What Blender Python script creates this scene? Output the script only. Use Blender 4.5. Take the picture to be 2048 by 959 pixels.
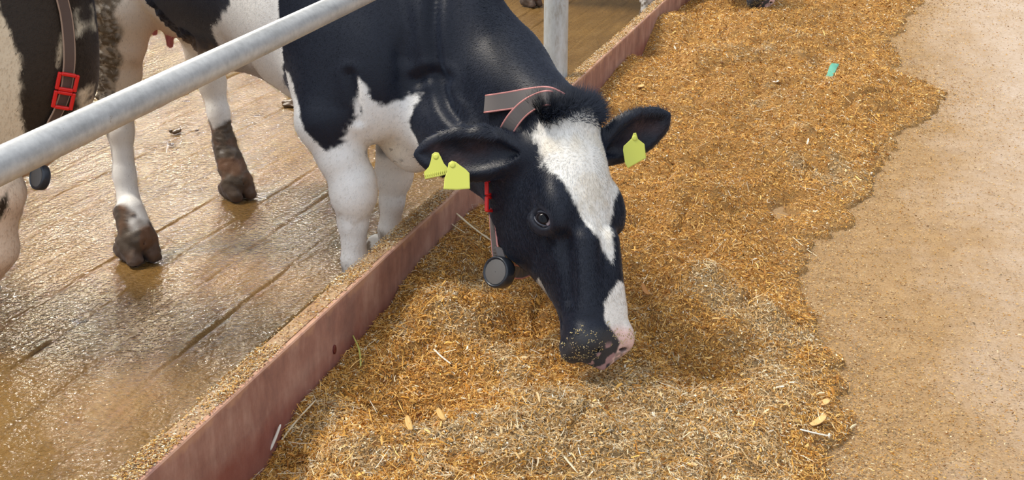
import bpy, math
import numpy as np

# ------------------------------------------------------------------ camera, light, exposure
f_px = 2500.0
PITCH = math.atan(890 / f_px)
AZ = math.atan(756 / (f_px * math.cos(PITCH) + 890 * math.sin(PITCH)))
CAM = np.array([1.2197, 0.0, 1.5])
RT = np.array([math.cos(AZ), math.sin(AZ), 0.0])
FH = np.array([-math.sin(AZ), math.cos(AZ), 0.0])
UP = np.array([0, 0, 1.0])
FW = FH * math.cos(PITCH) - UP * math.sin(PITCH)
VU = FH * math.sin(PITCH) + UP * math.cos(PITCH)
scene = bpy.context.scene
for o in list(bpy.data.objects):
    bpy.data.objects.remove(o, do_unlink=True)
COL = scene.collection
cd = bpy.data.cameras.new('camera'); cam = bpy.data.objects.new('camera', cd); COL.objects.link(cam)
cd.sensor_width = 36.0; cd.lens = f_px * 36.0 / 2048.0; cd.clip_end = 200
cam.location = CAM; cam.rotation_euler = (math.pi / 2 - PITCH, 0, AZ)
scene.camera = cam

world = bpy.data.worlds.new('barn_daylight'); scene.world = world; world.use_nodes = True
bg = world.node_tree.nodes['Background']
bg.inputs[1].default_value = 1.0
_wt = world.node_tree                     # dim barn interior low down, bright roof light overhead, added fill from the camera side
_tc = _wt.nodes.new('ShaderNodeTexCoord'); _sx = _wt.nodes.new('ShaderNodeSeparateXYZ'); _wt.links.new(_tc.outputs['Generated'], _sx.inputs[0])
_cr = _wt.nodes.new('ShaderNodeValToRGB'); 
_m1 = _wt.nodes.new('ShaderNodeMath'); _m1.operation = 'MULTIPLY'; _m1.inputs[1].default_value = -.55; _wt.links.new(_sx.outputs[1], _m1.inputs[0])
_m2 = _wt.nodes.new('ShaderNodeMath'); _m2.operation = 'MULTIPLY_ADD'; _m2.inputs[1].default_value = .15; _wt.links.new(_sx.outputs[0], _m2.inputs[0]); _wt.links.new(_m1.outputs[0], _m2.inputs[2])
_m3 = _wt.nodes.new('ShaderNodeMath'); _m3.operation = 'ADD'; _wt.links.new(_sx.outputs[2], _m3.inputs[0]); _wt.links.new(_m2.outputs[0], _m3.inputs[1])
_wt.links.new(_m3.outputs[0], _cr.inputs[0]); _wt.links.new(_cr.outputs[0], bg.inputs[0])
_el = _cr.color_ramp.elements; _el[0].position = 0.0; _el[0].color = (.12, .10, .08, 1); _el[1].position = 1.0; _el[1].color = (1.0, 1.08, 1.2, 1)
for _p, _c in ((.20, (.15, .12, .085, 1)), (.52, (.85, .93, 1.05, 1))):
    _e = _el.new(_p); _e.color = _c

def light(name, kind, loc, target, energy, color=(1, 1, 1), **kw):
    d = bpy.data.lights.new(name, kind); d.energy = energy; d.color = color
    for k, v in kw.items(): setattr(d, k, v)
    o = bpy.data.objects.new(name, d); COL.objects.link(o); o.location = loc
    from mathutils import Vector
    o.rotation_euler = (Vector(target) - Vector(loc)).to_track_quat('-Z', 'Y').to_euler()
    return o
SUN = light('sun', 'SUN', (-4.6, 1.6, 8), (-0.0, 2.6, 0), 3.6, (1, 0.91, 0.78), angle=math.radians(18))
# small unseen lamps added beyond the cow alley to put glints on the wet floor
for _az in (25, 32, 39):
    for _el in (17, 24):
        _d = A_ = np.array([-math.sin(math.radians(_az)) * math.cos(math.radians(_el)), math.cos(math.radians(_az)) * math.cos(math.radians(_el)), math.sin(math.radians(_el))]) * 13
        light('floor_glint_lamp', 'AREA', tuple(np.array([-.9, 3.2, 0]) + _d), (-.9, 3.2, 0), 78, (1.0, 0.93, .80), shape='RECTANGLE', size=.26, size_y=.13)
scene.view_settings.view_transform = 'Standard'; scene.view_settings.look = 'None'
scene.view_settings.exposure = 0.0; scene.view_settings.gamma = 1.0
scene.view_settings.use_curve_mapping = False

# ------------------------------------------------------------------ helpers
def ray(x, y): return RT * (x - 1024) + VU * (479.5 - y) + FW * f_px
def atY(x, y, Y): d = ray(x, y); return CAM + d * ((Y - CAM[1]) / d[1])
def atX(x, y, X): d = ray(x, y); return CAM + d * ((X - CAM[0]) / d[0])
def atZ(x, y, Z): d = ray(x, y); return CAM + d * ((Z - CAM[2]) / d[2])
def atP(x, y, p, n):
    d = ray(x, y); return CAM + d * (np.dot(np.asarray(p) - CAM, n) / np.dot(d, n))
def unit(v): v = np.asarray(v, float); return v / np.linalg.norm(v)
def A(*v): return np.array(v, float)

def hash3(i, j, k, s):
    h = (i.astype(np.int64) * 374761393 + j.astype(np.int64) * 668265263 + k.astype(np.int64) * 2147483647 + s * 974634777) & 0xffffffff
    h = ((h ^ (h >> 13)) * 1274126177) & 0xffffffff
    h = ((h ^ (h >> 16)) * 2246822519) & 0xffffffff
    return ((h ^ (h >> 15)) & 0xffffff).astype(np.float32) / 0xffffff
def noise(p, freq=1.0, seed=0):
    q = np.asarray(p, np.float64) * freq
    i = np.floor(q).astype(np.int64); t = (q - i); t = t * t * (3 - 2 * t)
    r = 0
    for a in (0, 1):
        for b in (0, 1):
            for c in (0, 1):
                w = (t[:, 0] if a else 1 - t[:, 0]) * (t[:, 1] if b else 1 - t[:, 1]) * (t[:, 2] if c else 1 - t[:, 2])
                r = r + w * hash3(i[:, 0] + a, i[:, 1] + b, i[:, 2] + c, seed)
    return r * 2 - 1
def fbm(p, freq, octv=3, seed=0):
    r = 0; am = 1.0; tot = 0
    for o in range(octv):
        r = r + am * noise(p, freq * 2 ** o, seed + o); tot += am; am *= 0.5
    return r / tot
def sstep(a, b, x):
    t = np.clip((x - a) / (b - a), 0, 1); return t * t * (3 - 2 * t)

def sdpoly(p, poly):
    """signed distance to a polygon, negative inside; p (N,2)"""
    poly = np.asarray(poly, float); p = np.asarray(p, float)
    d = np.full(len(p), 1e9); ins = np.zeros(len(p), bool)
    for k in range(len(poly)):
        a = poly[k]; b = poly[(k + 1) % len(poly)]; e = b - a
        w = p - a; t = np.clip((w @ e) / (e @ e), 0, 1)
        q = w - t[:, None] * e; d = np.minimum(d, (q * q).sum(1))
        c = (a[1] > p[:, 1]) != (b[1] > p[:, 1])
        with np.errstate(divide='ignore', invalid='ignore'):
            xi = a[0] + (p[:, 1] - a[1]) * (e[0]) / (e[1] if e[1] != 0 else 1e-12)
        ins ^= c & (p[:, 0] < xi)
    d = np.sqrt(d); return np.where(ins, -d, d)

# ---- meshes
def make_mesh(name, V, Fc, mat=None, parent=None, col=None, smooth=True, normals=None, mats=None):
    """V (N,3); Fc: (M,k) array or list of arrays of faces of one size each"""
    V = np.asarray(V, np.float32)
    if isinstance(Fc, np.ndarray): Fc = [Fc]
    me = bpy.data.meshes.new(name)
    me.vertices.add(len(V)); me.vertices.foreach_set('co', V.ravel())
    nl = sum(f.size for f in Fc); nf = sum(len(f) for f in Fc)
    me.loops.add(nl); me.polygons.add(nf)
    me.loops.foreach_set('vertex_index', np.concatenate([f.ravel() for f in Fc]).astype(np.int32))
    sizes = np.concatenate([np.full(len(f), f.shape[1], np.int32) for f in Fc])
    st = np.concatenate([[0], np.cumsum(sizes)[:-1]]).astype(np.int32)
    me.polygons.foreach_set('loop_start', st)
    me.polygons.foreach_set('use_smooth', np.full(nf, smooth, bool))
    me.update(calc_edges=True)
    if col is not None:
        at = me.color_attributes.new('col', 'FLOAT_COLOR', 'POINT')
        c = np.ones((len(V), 4), np.float32); c[:, :col.shape[1]] = col
        at.data.foreach_set('color', c.ravel())
    if mat is not None: me.materials.append(mat)
    if normals is not None: me.normals_split_custom_set_from_vertices(normals.astype(float).tolist())
    o = bpy.data.objects.new(name, me); COL.objects.link(o)
    if parent is not None: o.parent = parent
    return o

class MB:
    def __init__(s): s.V = []; s.F4 = []; s.F3 = []; s.n = 0
    def add(s, V, F):
        V = np.asarray(V, float); s.V.append(V)
        for f in F:
            (s.F4 if len(f) == 4 else s.F3).append([i + s.n for i in f])
        s.n += len(V)
    def box(s, lo, hi, M=None, bev=0.0):
        lo = np.asarray(lo, float); hi = np.asarray(hi, float)
        # bevelled box: 24 verts
        b = bev if bev > 0 else 1e-4
        vs = []; idx = {}
        for sx in (0, 1):
            for sy in (0, 1):
                for sz in (0, 1):
                    c = [hi[0] if sx else lo[0], hi[1] if sy else lo[1], hi[2] if sz else lo[2]]
                    ins = [c[0] + (-b if sx else b), c[1] + (-b if sy else b), c[2] + (-b if sz else b)]
                    for ax in range(3):
                        v = list(ins); v[ax] = c[ax]; idx[(sx, sy, sz, ax)] = len(vs); vs.append(v)
        F = []
        for ax in range(3):
            o1, o2 = [(1, 2), (2, 0), (0, 1)][ax]
            for sd in (0, 1):
                q = []
                for (p, r) in ((0, 0), (1, 0), (1, 1), (0, 1)):
                    k = [0, 0, 0]; k[ax] = sd; k[o1] = p; k[o2] = r; q.append(idx[(*k, ax)])
                F.append(q if sd else q[::-1])
        for ax in range(3):        # edge strips along ax
            o1, o2 = [(1, 2), (2, 0), (0, 1)][ax]
            for p in (0, 1):
                for r in (0, 1):
                    k0 = [0, 0, 0]; k1 = [0, 0, 0]; k1[ax] = 1
                    for k in (k0, k1): k[o1] = p; k[o2] = r
                    q = [idx[(*k0, o1)], idx[(*k1, o1)], idx[(*k1, o2)], idx[(*k0, o2)]]
                    F.append(q if (p == r) else q[::-1])
        for sx in (0, 1):
            for sy in (0, 1):
                for sz in (0, 1):
                    q = [idx[(sx, sy, sz, a)] for a in range(3)]
                    F.append(q if (sx + sy + sz) % 2 else q[::-1])
        vs = np.array(vs)
        if M is not None: vs = vs @ np.array(M[0]).T + np.array(M[1])
        s.add(vs, F)
    def tube(s, pts, rad, n=16, cap=True, flat=None):
        """round tube along pts; rad a number or list; flat=(direction, factor) squashes it"""
        pts = np.asarray(pts, float); m = len(pts)
        rad = np.full(m, rad) if np.isscalar(rad) else np.asarray(rad, float)
        T = np.gradient(pts, axis=0); T /= np.linalg.norm(T, axis=1)[:, None]
        u = np.cross(T[0], UP if abs(T[0][2]) < .9 else A(1, 0, 0)); u = unit(u)
        V = []
        for i in range(m):
            u = unit(u - T[i] * (u @ T[i])); w = np.cross(T[i], u)
            for k in range(n):
                a = 2 * math.pi * k / n
                off = (u * math.cos(a) + w * math.sin(a)) * rad[i]
                if flat is not None: off = off - flat[0] * (off @ flat[0]) * (1 - flat[1])
                V.append(pts[i] + off)
        F = []
        for i in range(m - 1):
            for k in range(n):
                k2 = (k + 1) % n; F.append([i * n + k, i * n + k2, (i + 1) * n + k2, (i + 1) * n + k])
        if cap:
            for (base, p, rev) in ((0, pts[0], True), ((m - 1) * n, pts[-1], False)):
                c = len(V); V.append(p)
                for k in range(n):
                    t = [base + k, base + (k + 1) % n, c]; F.append(t[::-1] if rev else t)
        s.add(V, F)
    def ribbon(s, pts, wdir, width, th):
        """flat strap along pts: wdir per point (width direction), thickness th"""
        pts = np.asarray(pts, float); m = len(pts); wdir = np.asarray(wdir, float)
        T = np.gradient(pts, axis=0); V = []
        for i in range(m):
            t = unit(T[i]); w = unit(wdir[i] - t * (wdir[i] @ t)); nn = np.cross(t, w)
            h = width / 2; b = th * .5
            for (a, c) in ((-h + b, b), (h - b, b), (h, 0), (h - b, -b), (-h + b, -b), (-h, 0)):
                V.append(pts[i] + w * a + nn * c)
        F = []
        for i in range(m - 1):
            for k in range(6):
                k2 = (k + 1) % 6; F.append([i * 6 + k, (i + 1) * 6 + k, (i + 1) * 6 + k2, i * 6 + k2])
        F.append([0, 1, 4]); F.append([1, 2, 3]); F.append([1, 3, 4]); F.append([0, 4, 5])
        e = (m - 1) * 6
        F += [[e + 4, e + 1, e], [e + 3, e + 2, e + 1], [e + 4, e + 3, e + 1], [e + 5, e + 4, e]]
        s.add(V, F)
    def plate(s, poly, nrm, th):
        """extruded flat polygon (fan from centre), poly (k,3)"""
        poly = np.asarray(poly, float); k = len(poly); nrm = unit(nrm)
        c = poly.mean(0); inn = c + (poly - c) * 0.94
        V = np.vstack([inn + nrm * th, poly + nrm * th * .4, poly - nrm * th * .4, inn - nrm * th, [c + nrm * th], [c - nrm * th]])
        F = []
        for i in range(k):
            j = (i + 1) % k
            for r in range(3): F.append([r * k + i, r * k + j, (r + 1) * k + j, (r + 1) * k + i])
            F.append([4 * k, j, i]); F.append([4 * k + 1, 3 * k + i, 3 * k + j])
        s.add(V, F)
    def build(s, name, mat, parent=None, smooth=True, col=None):
        Fs = [np.array(x, np.int32) for x in (s.F4, s.F3) if x]
        return make_mesh(name, np.vstack(s.V), Fs, mat, parent, smooth=smooth, col=col)

def tag(o, label=None, cat=None, group=None, kind=None):
    if label: o['label'] = label
    if cat: o['category'] = cat
    if group: o['group'] = group
    if kind: o['kind'] = kind
    return o
def empty(name, loc):
    o = bpy.data.objects.new(name, None); COL.objects.link(o); o.location = loc; o.empty_display_size = .1
    return o
def under(child, root):
    """parent while keeping world coordinates baked into the mesh"""
    child.parent = root; child.matrix_parent_inverse.identity()
    child.location = [-c for c in root.location]
    return child

# ------------------------------------------------------------------ materials
def mat(name, base=(.5, .5, .5), rough=.5, attr=False, metallic=0.0, **kw):
    m = bpy.data.materials.new(name); m.use_nodes = True
    nt = m.node_tree; b = nt.nodes['Principled BSDF']
    b.inputs['Base Color'].default_value = (*base, 1); b.inputs['Roughness'].default_value = rough
    b.inputs['Metallic'].default_value = metallic
    for k, v in kw.items(): b.inputs[k.replace('_', ' ')].default_value = v
    if attr:
        a = nt.nodes.new('ShaderNodeAttribute'); a.attribute_name = 'col'
        nt.links.new(a.outputs['Color'], b.inputs['Base Color'])
    return m
def N(nt, t, **kw):
    n = nt.nodes.new('ShaderNode' + t)
    for k, v in kw.items():
        if hasattr(n, k): setattr(n, k, v)
        else: n.inputs[k.replace('_', ' ')].default_value = v
    return n
def ramp(nt, src, stops):
    r = nt.nodes.new('ShaderNodeValToRGB'); e = r.color_ramp.elements
    while len(e) < len(stops): e.new(.5)
    for el, (p, c) in zip(e, stops): el.position = p; el.color = (*c, 1) if len(c) == 3 else c
    nt.links.new(src, r.inputs[0]); return r.outputs[0]
def coords(nt, scale=(1, 1, 1)):
    t = nt.nodes.new('ShaderNodeTexCoord'); mp = nt.nodes.new('ShaderNodeMapping')
    mp.inputs['Scale'].default_value = scale; nt.links.new(t.outputs['Object'], mp.inputs[0]); return mp.outputs[0]
def tnoise(nt, vec, scale, detail=4, rough=.55, out=0):
    n = N(nt, 'TexNoise'); n.inputs['Scale'].default_value = scale; n.inputs['Detail'].default_value = detail
    n.inputs['Roughness'].default_value = rough; nt.links.new(vec, n.inputs['Vector']); return n.outputs[out]
def mixc(nt, fac, a, b, mode='MIX'):
    m = nt.nodes.new('ShaderNodeMix'); m.data_type = 'RGBA'; m.blend_type = mode
    for i, v in ((0, fac), (6, a), (7, b)):
        if isinstance(v, (tuple, float, int)):
            m.inputs[i].default_value = v if i == 0 else (*v, 1)
        else: nt.links.new(v, m.inputs[i])
    return m.outputs[2]
def bump(nt, h, strength, dist, nrm=None):
    b = nt.nodes.new('ShaderNodeBump'); b.inputs['Strength'].default_value = strength; b.inputs['Distance'].default_value = dist
    nt.links.new(h, b.inputs['Height'])
    if nrm is not None: nt.links.new(nrm, b.inputs['Normal'])
    return b.outputs[0]

# coat: colours per vertex, short-fur sheen
M_COAT = mat('short_fur_coat', rough=.48, attr=True, Specular_IOR_Level=.28, Sheen_Weight=.10, Sheen_Tint=(.55, .7, 1, 1))
_nt = M_COAT.node_tree; _v = coords(_nt, (1, 1, 1))
_nt.links.new(bump(_nt, tnoise(_nt, _v, 260, 2), .35, .002), _nt.nodes['Principled BSDF'].inputs['Normal'])
M_HAIR = mat('fur_hairs', rough=.42, attr=True, Specular_IOR_Level=.36, Sheen_Weight=.10, Sheen_Tint=(.55, .7, 1, 1))
M_EYE = mat('eye_glossy', rough=.05, attr=True, Specular_IOR_Level=.22)
M_LID = mat('eyelid_skin', (.05, .055, .075), .35)
M_LIDD = mat('eyelid_fold_skin', (.014, .015, .022), .32)
M_TAG = mat('yellow_plastic', (.54, .57, .09), .5)
M_RED = mat('red_plastic', (.72, .015, .012), .3)
M_STRAP = mat('grey_webbing', (.14, .125, .12), .6)
M_PINK = mat('pink_strap_edge', (.62, .27, .25), .55)
M_BROWNSTRAP = mat('brown_strap', (.11, .07, .055), .55)
M_DISC = mat('dark_plastic', (.022, .027, .036), .3)
M_DISCF = mat('grey_plastic_face', (.12, .115, .11), .55)
M_STRAW = mat('straw', rough=.55, attr=True, Specular_IOR_Level=.35)
# ------------------------------------------------------------------ setting
def grid_mesh(name, xs, ys, zf, m, colf=None, kind='structure'):
    X, Y = np.meshgrid(xs, ys, indexing='ij'); P = np.stack([X.ravel(), Y.ravel(), np.zeros(X.size)], 1)
    P[:, 2] = zf(P); nx, ny = len(xs), len(ys)
    I = np.arange(nx * ny).reshape(nx, ny)
    Fc = np.stack([I[:-1, :-1].ravel(), I[1:, :-1].ravel(), I[1:, 1:].ravel(), I[:-1, 1:].ravel()], 1)
    o = make_mesh(name, P, Fc, m, col=colf(P) if colf else None)
    if kind: o['kind'] = kind
    return o

GROOVES = [-.37 - .207 * k for k in range(0, 42)]
def groove_floor(P):
    z = np.zeros(len(P))
    wob = .012 * noise(P * [0, 1, 0], 1.3, 5) + .004 * noise(P * [0, 1, 0], 9, 6)
    for i, g in enumerate(GROOVES):
        dep = .0115 if i % 3 == 0 else .0065
        br = sstep(-.2, .3, noise(P * [0, 1, 0] + [0, 0, i * 7.3], 1.6, 11)) * (.35 + .65 * (.5 + .5 * noise(P * [0, 1, 0] + [0, 0, i * 3.3], 9, 12)))
        d = (P[:, 0] - g - wob) / .007
        z -= dep * (.22 + .78 * br) * np.exp(-d * d)
        z += .0012 * np.exp(-((np.abs(P[:, 0] - g - wob) - .02) / .011) ** 2)
    z += .004 * fbm(P, 2.5, 2, 3) + .0016 * fbm(P * [1, .6, 1], 22, 2, 4)
    return z - .004
M_WET = mat('wet_dirty_concrete', (.2, .12, .05), .2, Specular_IOR_Level=.5)
nt = M_WET.node_tree; B = nt.nodes['Principled BSDF']; v = coords(nt)
vs = coords(nt, (1, .28, 1))
big = tnoise(nt, v, 1.1, 3); med = tnoise(nt, vs, 7, 5, .6); fine = tnoise(nt, v, 90, 4, .7)
c1 = ramp(nt, med, [(.3, (.115, .056, .011)), (.52, (.225, .118, .026)), (.75, (.34, .19, .052))])
c2 = ramp(nt, big, [(.35, (.085, .040, .008)), (.65, (.225, .122, .030))])
c = mixc(nt, .5, c1, c2)
c = mixc(nt, .22, c, ramp(nt, tnoise(nt, coords(nt, (1, .10, 1)), 24, 4, .65), [(.34, (.09, .043, .012)), (.5, (.25, .14, .045)), (.66, (.44, .28, .115))]))
c = mixc(nt, .3, c, ramp(nt, fine, [(.3, (.05, .026, .009)), (.7, (.36, .23, .10))]))
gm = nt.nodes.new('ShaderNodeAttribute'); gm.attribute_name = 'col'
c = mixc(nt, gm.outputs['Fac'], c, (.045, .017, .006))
nt.links.new(c, B.inputs['Base Color'])
rr = nt.nodes.new('ShaderNodeMapRange'); nt.links.new(tnoise(nt, vs, 3.0, 3), rr.inputs[0])
rr.inputs[1].default_value = .35; rr.inputs[2].default_value = .65; rr.inputs[3].default_value = .03; rr.inputs[4].default_value = .13
nt.links.new(rr.outputs[0], B.inputs['Roughness'])
b0 = bump(nt, tnoise(nt, coords(nt, (1, .07, 1)), 30, 3, .5), .6, .005)
b1 = bump(nt, tnoise(nt, v, 66, 2, .6), 1.0, .0072, b0)
b2 = bump(nt, tnoise(nt, coords(nt, (1, .35, 1)), 14, 2), .5, .006, b1)
nt.links.new(b2, B.inputs['Normal'])
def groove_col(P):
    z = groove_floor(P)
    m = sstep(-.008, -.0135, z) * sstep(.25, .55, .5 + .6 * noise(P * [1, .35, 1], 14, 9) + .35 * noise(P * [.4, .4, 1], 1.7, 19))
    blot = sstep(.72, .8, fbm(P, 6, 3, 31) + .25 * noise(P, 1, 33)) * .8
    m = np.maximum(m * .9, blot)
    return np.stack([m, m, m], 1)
xs = np.concatenate([np.arange(-9, -3.2, .05), np.arange(-3.2, -.05, .0045), [-.05]])
grid_mesh('floor', xs, np.concatenate([np.arange(.6, 6, .022), np.arange(6, 16, .09)]), groove_floor, M_WET, groove_col)

# feed alley slab
M_SLAB = mat('dusty_concrete', (.5, .34, .2), .75)
nt = M_SLAB.node_tree; B = nt.nodes['Principled BSDF']; v = coords(nt)
sx = nt.nodes.new('ShaderNodeSeparateXYZ'); nt.links.new(v, sx.inputs[0])
mr = nt.nodes.new('ShaderNodeMapRange'); nt.links.new(sx.outputs[0], mr.inputs[0]); mr.inputs[1].default_value = 1.35; mr.inputs[2].default_value = 2.05
pat = tnoise(nt, coords(nt, (1.4, .6, 1)), 3.2, 6, .68)
ad = N(nt, 'Math', operation='MULTIPLY_ADD'); nt.links.new(pat, ad.inputs[0]); ad.inputs[1].default_value = 1.6; nt.links.new(mr.outputs[0], ad.inputs[2])
pale = ramp(nt, ad.outputs[0], [(.92 / 2, (0, 0, 0)), (1, (1, 1, 1))])
dv = N(nt, 'Math', operation='MULTIPLY'); nt.links.new(ad.outputs[0], dv.inputs[0]); dv.inputs[1].default_value = .5
nt.links.new(dv.outputs[0], nt.nodes[pale.node.name].inputs[0])
tan = ramp(nt, tnoise(nt, v, 9, 6, .7), [(.3, (.22, .118, .036)), (.55, (.32, .185, .068)), (.75, (.40, .25, .105))])
grey = ramp(nt, tnoise(nt, v, 34, 6, .75), [(.3, (.40, .30, .21)), (.6, (.56, .47, .40)), (.8, (.72, .66, .60))])
c = mixc(nt, pale, tan, grey)
c = mixc(nt, .25, c, ramp(nt, tnoise(nt, v, 170, 3, .8), [(.35, (.22, .12, .05)), (.65, (.7, .55, .36))]))
nt.links.new(c, B.inputs['Base Color'])
nt.links.new(bump(nt, tnoise(nt, v, 120, 5, .7), .5, .003), B.inputs['Normal'])
slab = grid_mesh('floor', np.arange(-.03, 4.1, .05), np.arange(.6, 17, .1), lambda P: .004 * fbm(P, 1.2, 2, 44), M_SLAB)

# low feed kerb: concrete core faced with reddish boards
M_CORE = mat('kerb_concrete', (.4, .26, .15), .8)
nt = M_CORE.node_tree; B = nt.nodes['Principled BSDF']; v = coords(nt)
c = ramp(nt, tnoise(nt, v, 26, 6, .75), [(.3, (.2, .10, .045)), (.5, (.42, .26, .13)), (.72, (.62, .47, .3))])
nt.links.new(mixc(nt, .4, c, ramp(nt, tnoise(nt, v, 4, 4), [(.35, (.3, .15, .09)), (.65, (.55, .40, .24))])), B.inputs['Base Color'])
nt.links.new(bump(nt, tnoise(nt, v, 150, 4, .7), .8, .003), B.inputs['Normal'])
M_BOARD = mat('stained_red_board', (.3, .12, .09), .62)
nt = M_BOARD.node_tree; B = nt.nodes['Principled BSDF']
v1 = coords(nt, (1, 1, 2.2)); smear = tnoise(nt, coords(nt, (1, .9, .35)), 9, 6, .7); cl = tnoise(nt, v1, 2.6, 5, .6)
c = ramp(nt, cl, [(.30, (.24, .105, .085)), (.5, (.42, .215, .17)), (.7, (.56, .35, .28))])
c = mixc(nt, .45, c, ramp(nt, smear, [(.36, (.10, .060, .062)), (.5, (.34, .18, .14)), (.64, (.58, .40, .32))]))
sz = nt.nodes.new('ShaderNodeSeparateXYZ'); nt.links.new(coords(nt), sz.inputs[0])
zz = N(nt, 'Math', operation='MULTIPLY_ADD'); nt.links.new(tnoise(nt, coords(nt), 12, 3), zz.inputs[0]); zz.inputs[1].default_value = .09; nt.links.new(sz.outputs[2], zz.inputs[2])
red_base = ramp(nt, zz.outputs[0], [(.19, (.5, .5, .5)), (.235, (0, 0, 0))])  # redder towards the bottom of the boards
c = mixc(nt, red_base, c, (.24, .035, .02))
wr = ramp(nt, zz.outputs[0], [(.328, (0, 0, 0)), (.342, (.55, .55, .55))])
c = mixc(nt, wr, c, (.62, .36, .22))
nt.links.new(c, B.inputs['Base Color'])
nt.links.new(bump(nt, tnoise(nt, v1, 60, 5, .7), .35, .002), B.inputs['Normal'])
kerb = empty('feed_kerb', (0, 4, 0))
tag(kerb, 'long low kerb with crumb-covered top and stained reddish boards between wet floor and feed', 'kerb')
mb = MB()
ys = np.arange(.8, 14.2, .2)
def kerb_core():
    V = []; F = []
    prof = [(-.066, -.05), (-.066, .285), (-.060, .296), (-.050, .3), (-.014, .3), (-.014, -.05)]
    for i, y in enumerate(ys):
        for (x, z) in prof:
            w = float(noise(A(0, y, z)[None] , 3.1, 2)[0]) * .003 if z > .2 else 0
            V.append((x + w, y, z))
    k = len(prof)
    for i in range(len(ys) - 1):
        for j in range(k): F.append([i * k + j, (i + 1) * k + j, (i + 1) * k + (j + 1) % k, i * k + (j + 1) % k])
    F.append([0, 1, 4, 5]); F.append([1, 2, 3, 4]); e = (len(ys) - 1) * k; F.append([e + 5, e + 4, e + 1, e]); F.append([e + 4, e + 3, e + 2, e + 1])
    mb.add(V, F)
kerb_core(); under(mb.build('kerb_core', M_CORE, kerb, smooth=False), kerb)
y0 = .8
for y1 in (5.93, 7.62, 10.9, 14.2):
    m_ = MB(); m_.box((-.016, y0 + .003, -.04), (.0, y1 - .003, .3), bev=.003)
    under(m_.build('board', M_BOARD, kerb, smooth=False), kerb); y0 = y1
bp = atX(668, 698, 0.0)
m_ = MB(); ang = np.linspace(0, 2 * math.pi, 9)[:-1]
m_.plate([bp + A(0.0015, math.cos(t) * .009, math.sin(t) * .013) for t in ang], A(1, 0, 0), .002)
o = m_.build('bolt_head', mat('rusty_bolt', (.13, .02, .015), .6), kerb); under(o, kerb); o['label'] = 'dark red rusty bolt head'

# galvanised post and neck rail
M_GALV = mat('galvanised_steel', (.55, .57, .58), .42, metallic=.35)
nt = M_GALV.node_tree; B = nt.nodes['Principled BSDF']
g1 = tnoise(nt, coords(nt, (1, .35, 1)), 14, 6, .7); g2 = tnoise(nt, coords(nt), 70, 4, .7)
c = mixc(nt, .4, ramp(nt, g1, [(.3, (.40, .42, .43)), (.5, (.60, .62, .63)), (.7, (.72, .73, .72))]), ramp(nt, g2, [(.3, (.42, .42, .42)), (.65, (.78, .78, .77))]))
c = mixc(nt, ramp(nt, tnoise(nt, coords(nt), 38, 3, .8), [(.70, (0, 0, 0)), (.76, (.8, .8, .8))]), c, (.25, .2, .14))
nt.links.new(c, B.inputs['Base Color'])
rg = nt.nodes.new('ShaderNodeMapRange'); nt.links.new(g1, rg.inputs[0]); rg.inputs[3].default_value = .3; rg.inputs[4].default_value = .6
nt.links.new(rg.outputs[0], B.inputs['Roughness'])
nt.links.new(bump(nt, g2, .15, .001), B.inputs['Normal'])
M_GALVP = mat('galvanised_post_steel', (.5, .54, .57), .5, metallic=.3)
nt = M_GALVP.node_tree; B = nt.nodes['Principled BSDF']
g1 = tnoise(nt, coords(nt, (1.5, 1.5, .5)), 16, 6, .75)
c = ramp(nt, g1, [(.3, (.34, .33, .30)), (.45, (.50, .54, .55)), (.65, (.62, .68, .72)), (.8, (.75, .78, .8))])
c = mixc(nt, ramp(nt, tnoise(nt, coords(nt), 22, 4, .8), [(.62, (0, 0, 0)), (.75, (.7, .7, .7))]), c, (.36, .24, .13))
nt.links.new(c, B.inputs['Base Color'])
PX, PY = -.125, 5.44; PR = .055
RX = .15                                   # the rail is carried on arms in front of the posts, clear of the necks
RA = atX(0, 331, RX); RB = atX(700, 0, RX); rd = (RB - RA) / (RB - RA)[1]
def railp(y): return RA + rd * (y - RA[1])
post = empty('rail_post', (PX, PY, 0))
m_ = MB(); m_.tube([(PX, PY, z) for z in (.0, .02, .4, .8, railp(PY)[2] + .04, railp(PY)[2] + .05)], [PR, PR, PR, PR, PR, PR * .96], 40)
under(m_.build('post_tube', M_GALVP, post), post)
m_ = MB(); m_.box((PX - .09, PY - .09, -.012), (PX + .09 - .03, PY + .09, .008), bev=.002)
under(m_.build('base_plate', M_GALVP, post, smooth=False), post)
m_ = MB(); m_.tube([(PX + PR * .9, PY, railp(PY)[2]), (RX - .045, PY, railp(PY)[2]), (RX - .026, PY, railp(PY)[2])], [.020, .020, .024], 24)
under(m_.build('bracket_arm', M_GALV, post), post)
tag(post, 'upright round galvanised steel post standing against the back of the kerb', 'post')
m_ = MB(); yy = np.linspace(.5, 12, 60)
m_.tube([railp(y) for y in yy], .0244, 40)
o = m_.build('neck_rail', M_GALV); tag(o, 'long galvanised steel tube rail slanting across in front of the cows', 'rail')
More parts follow.
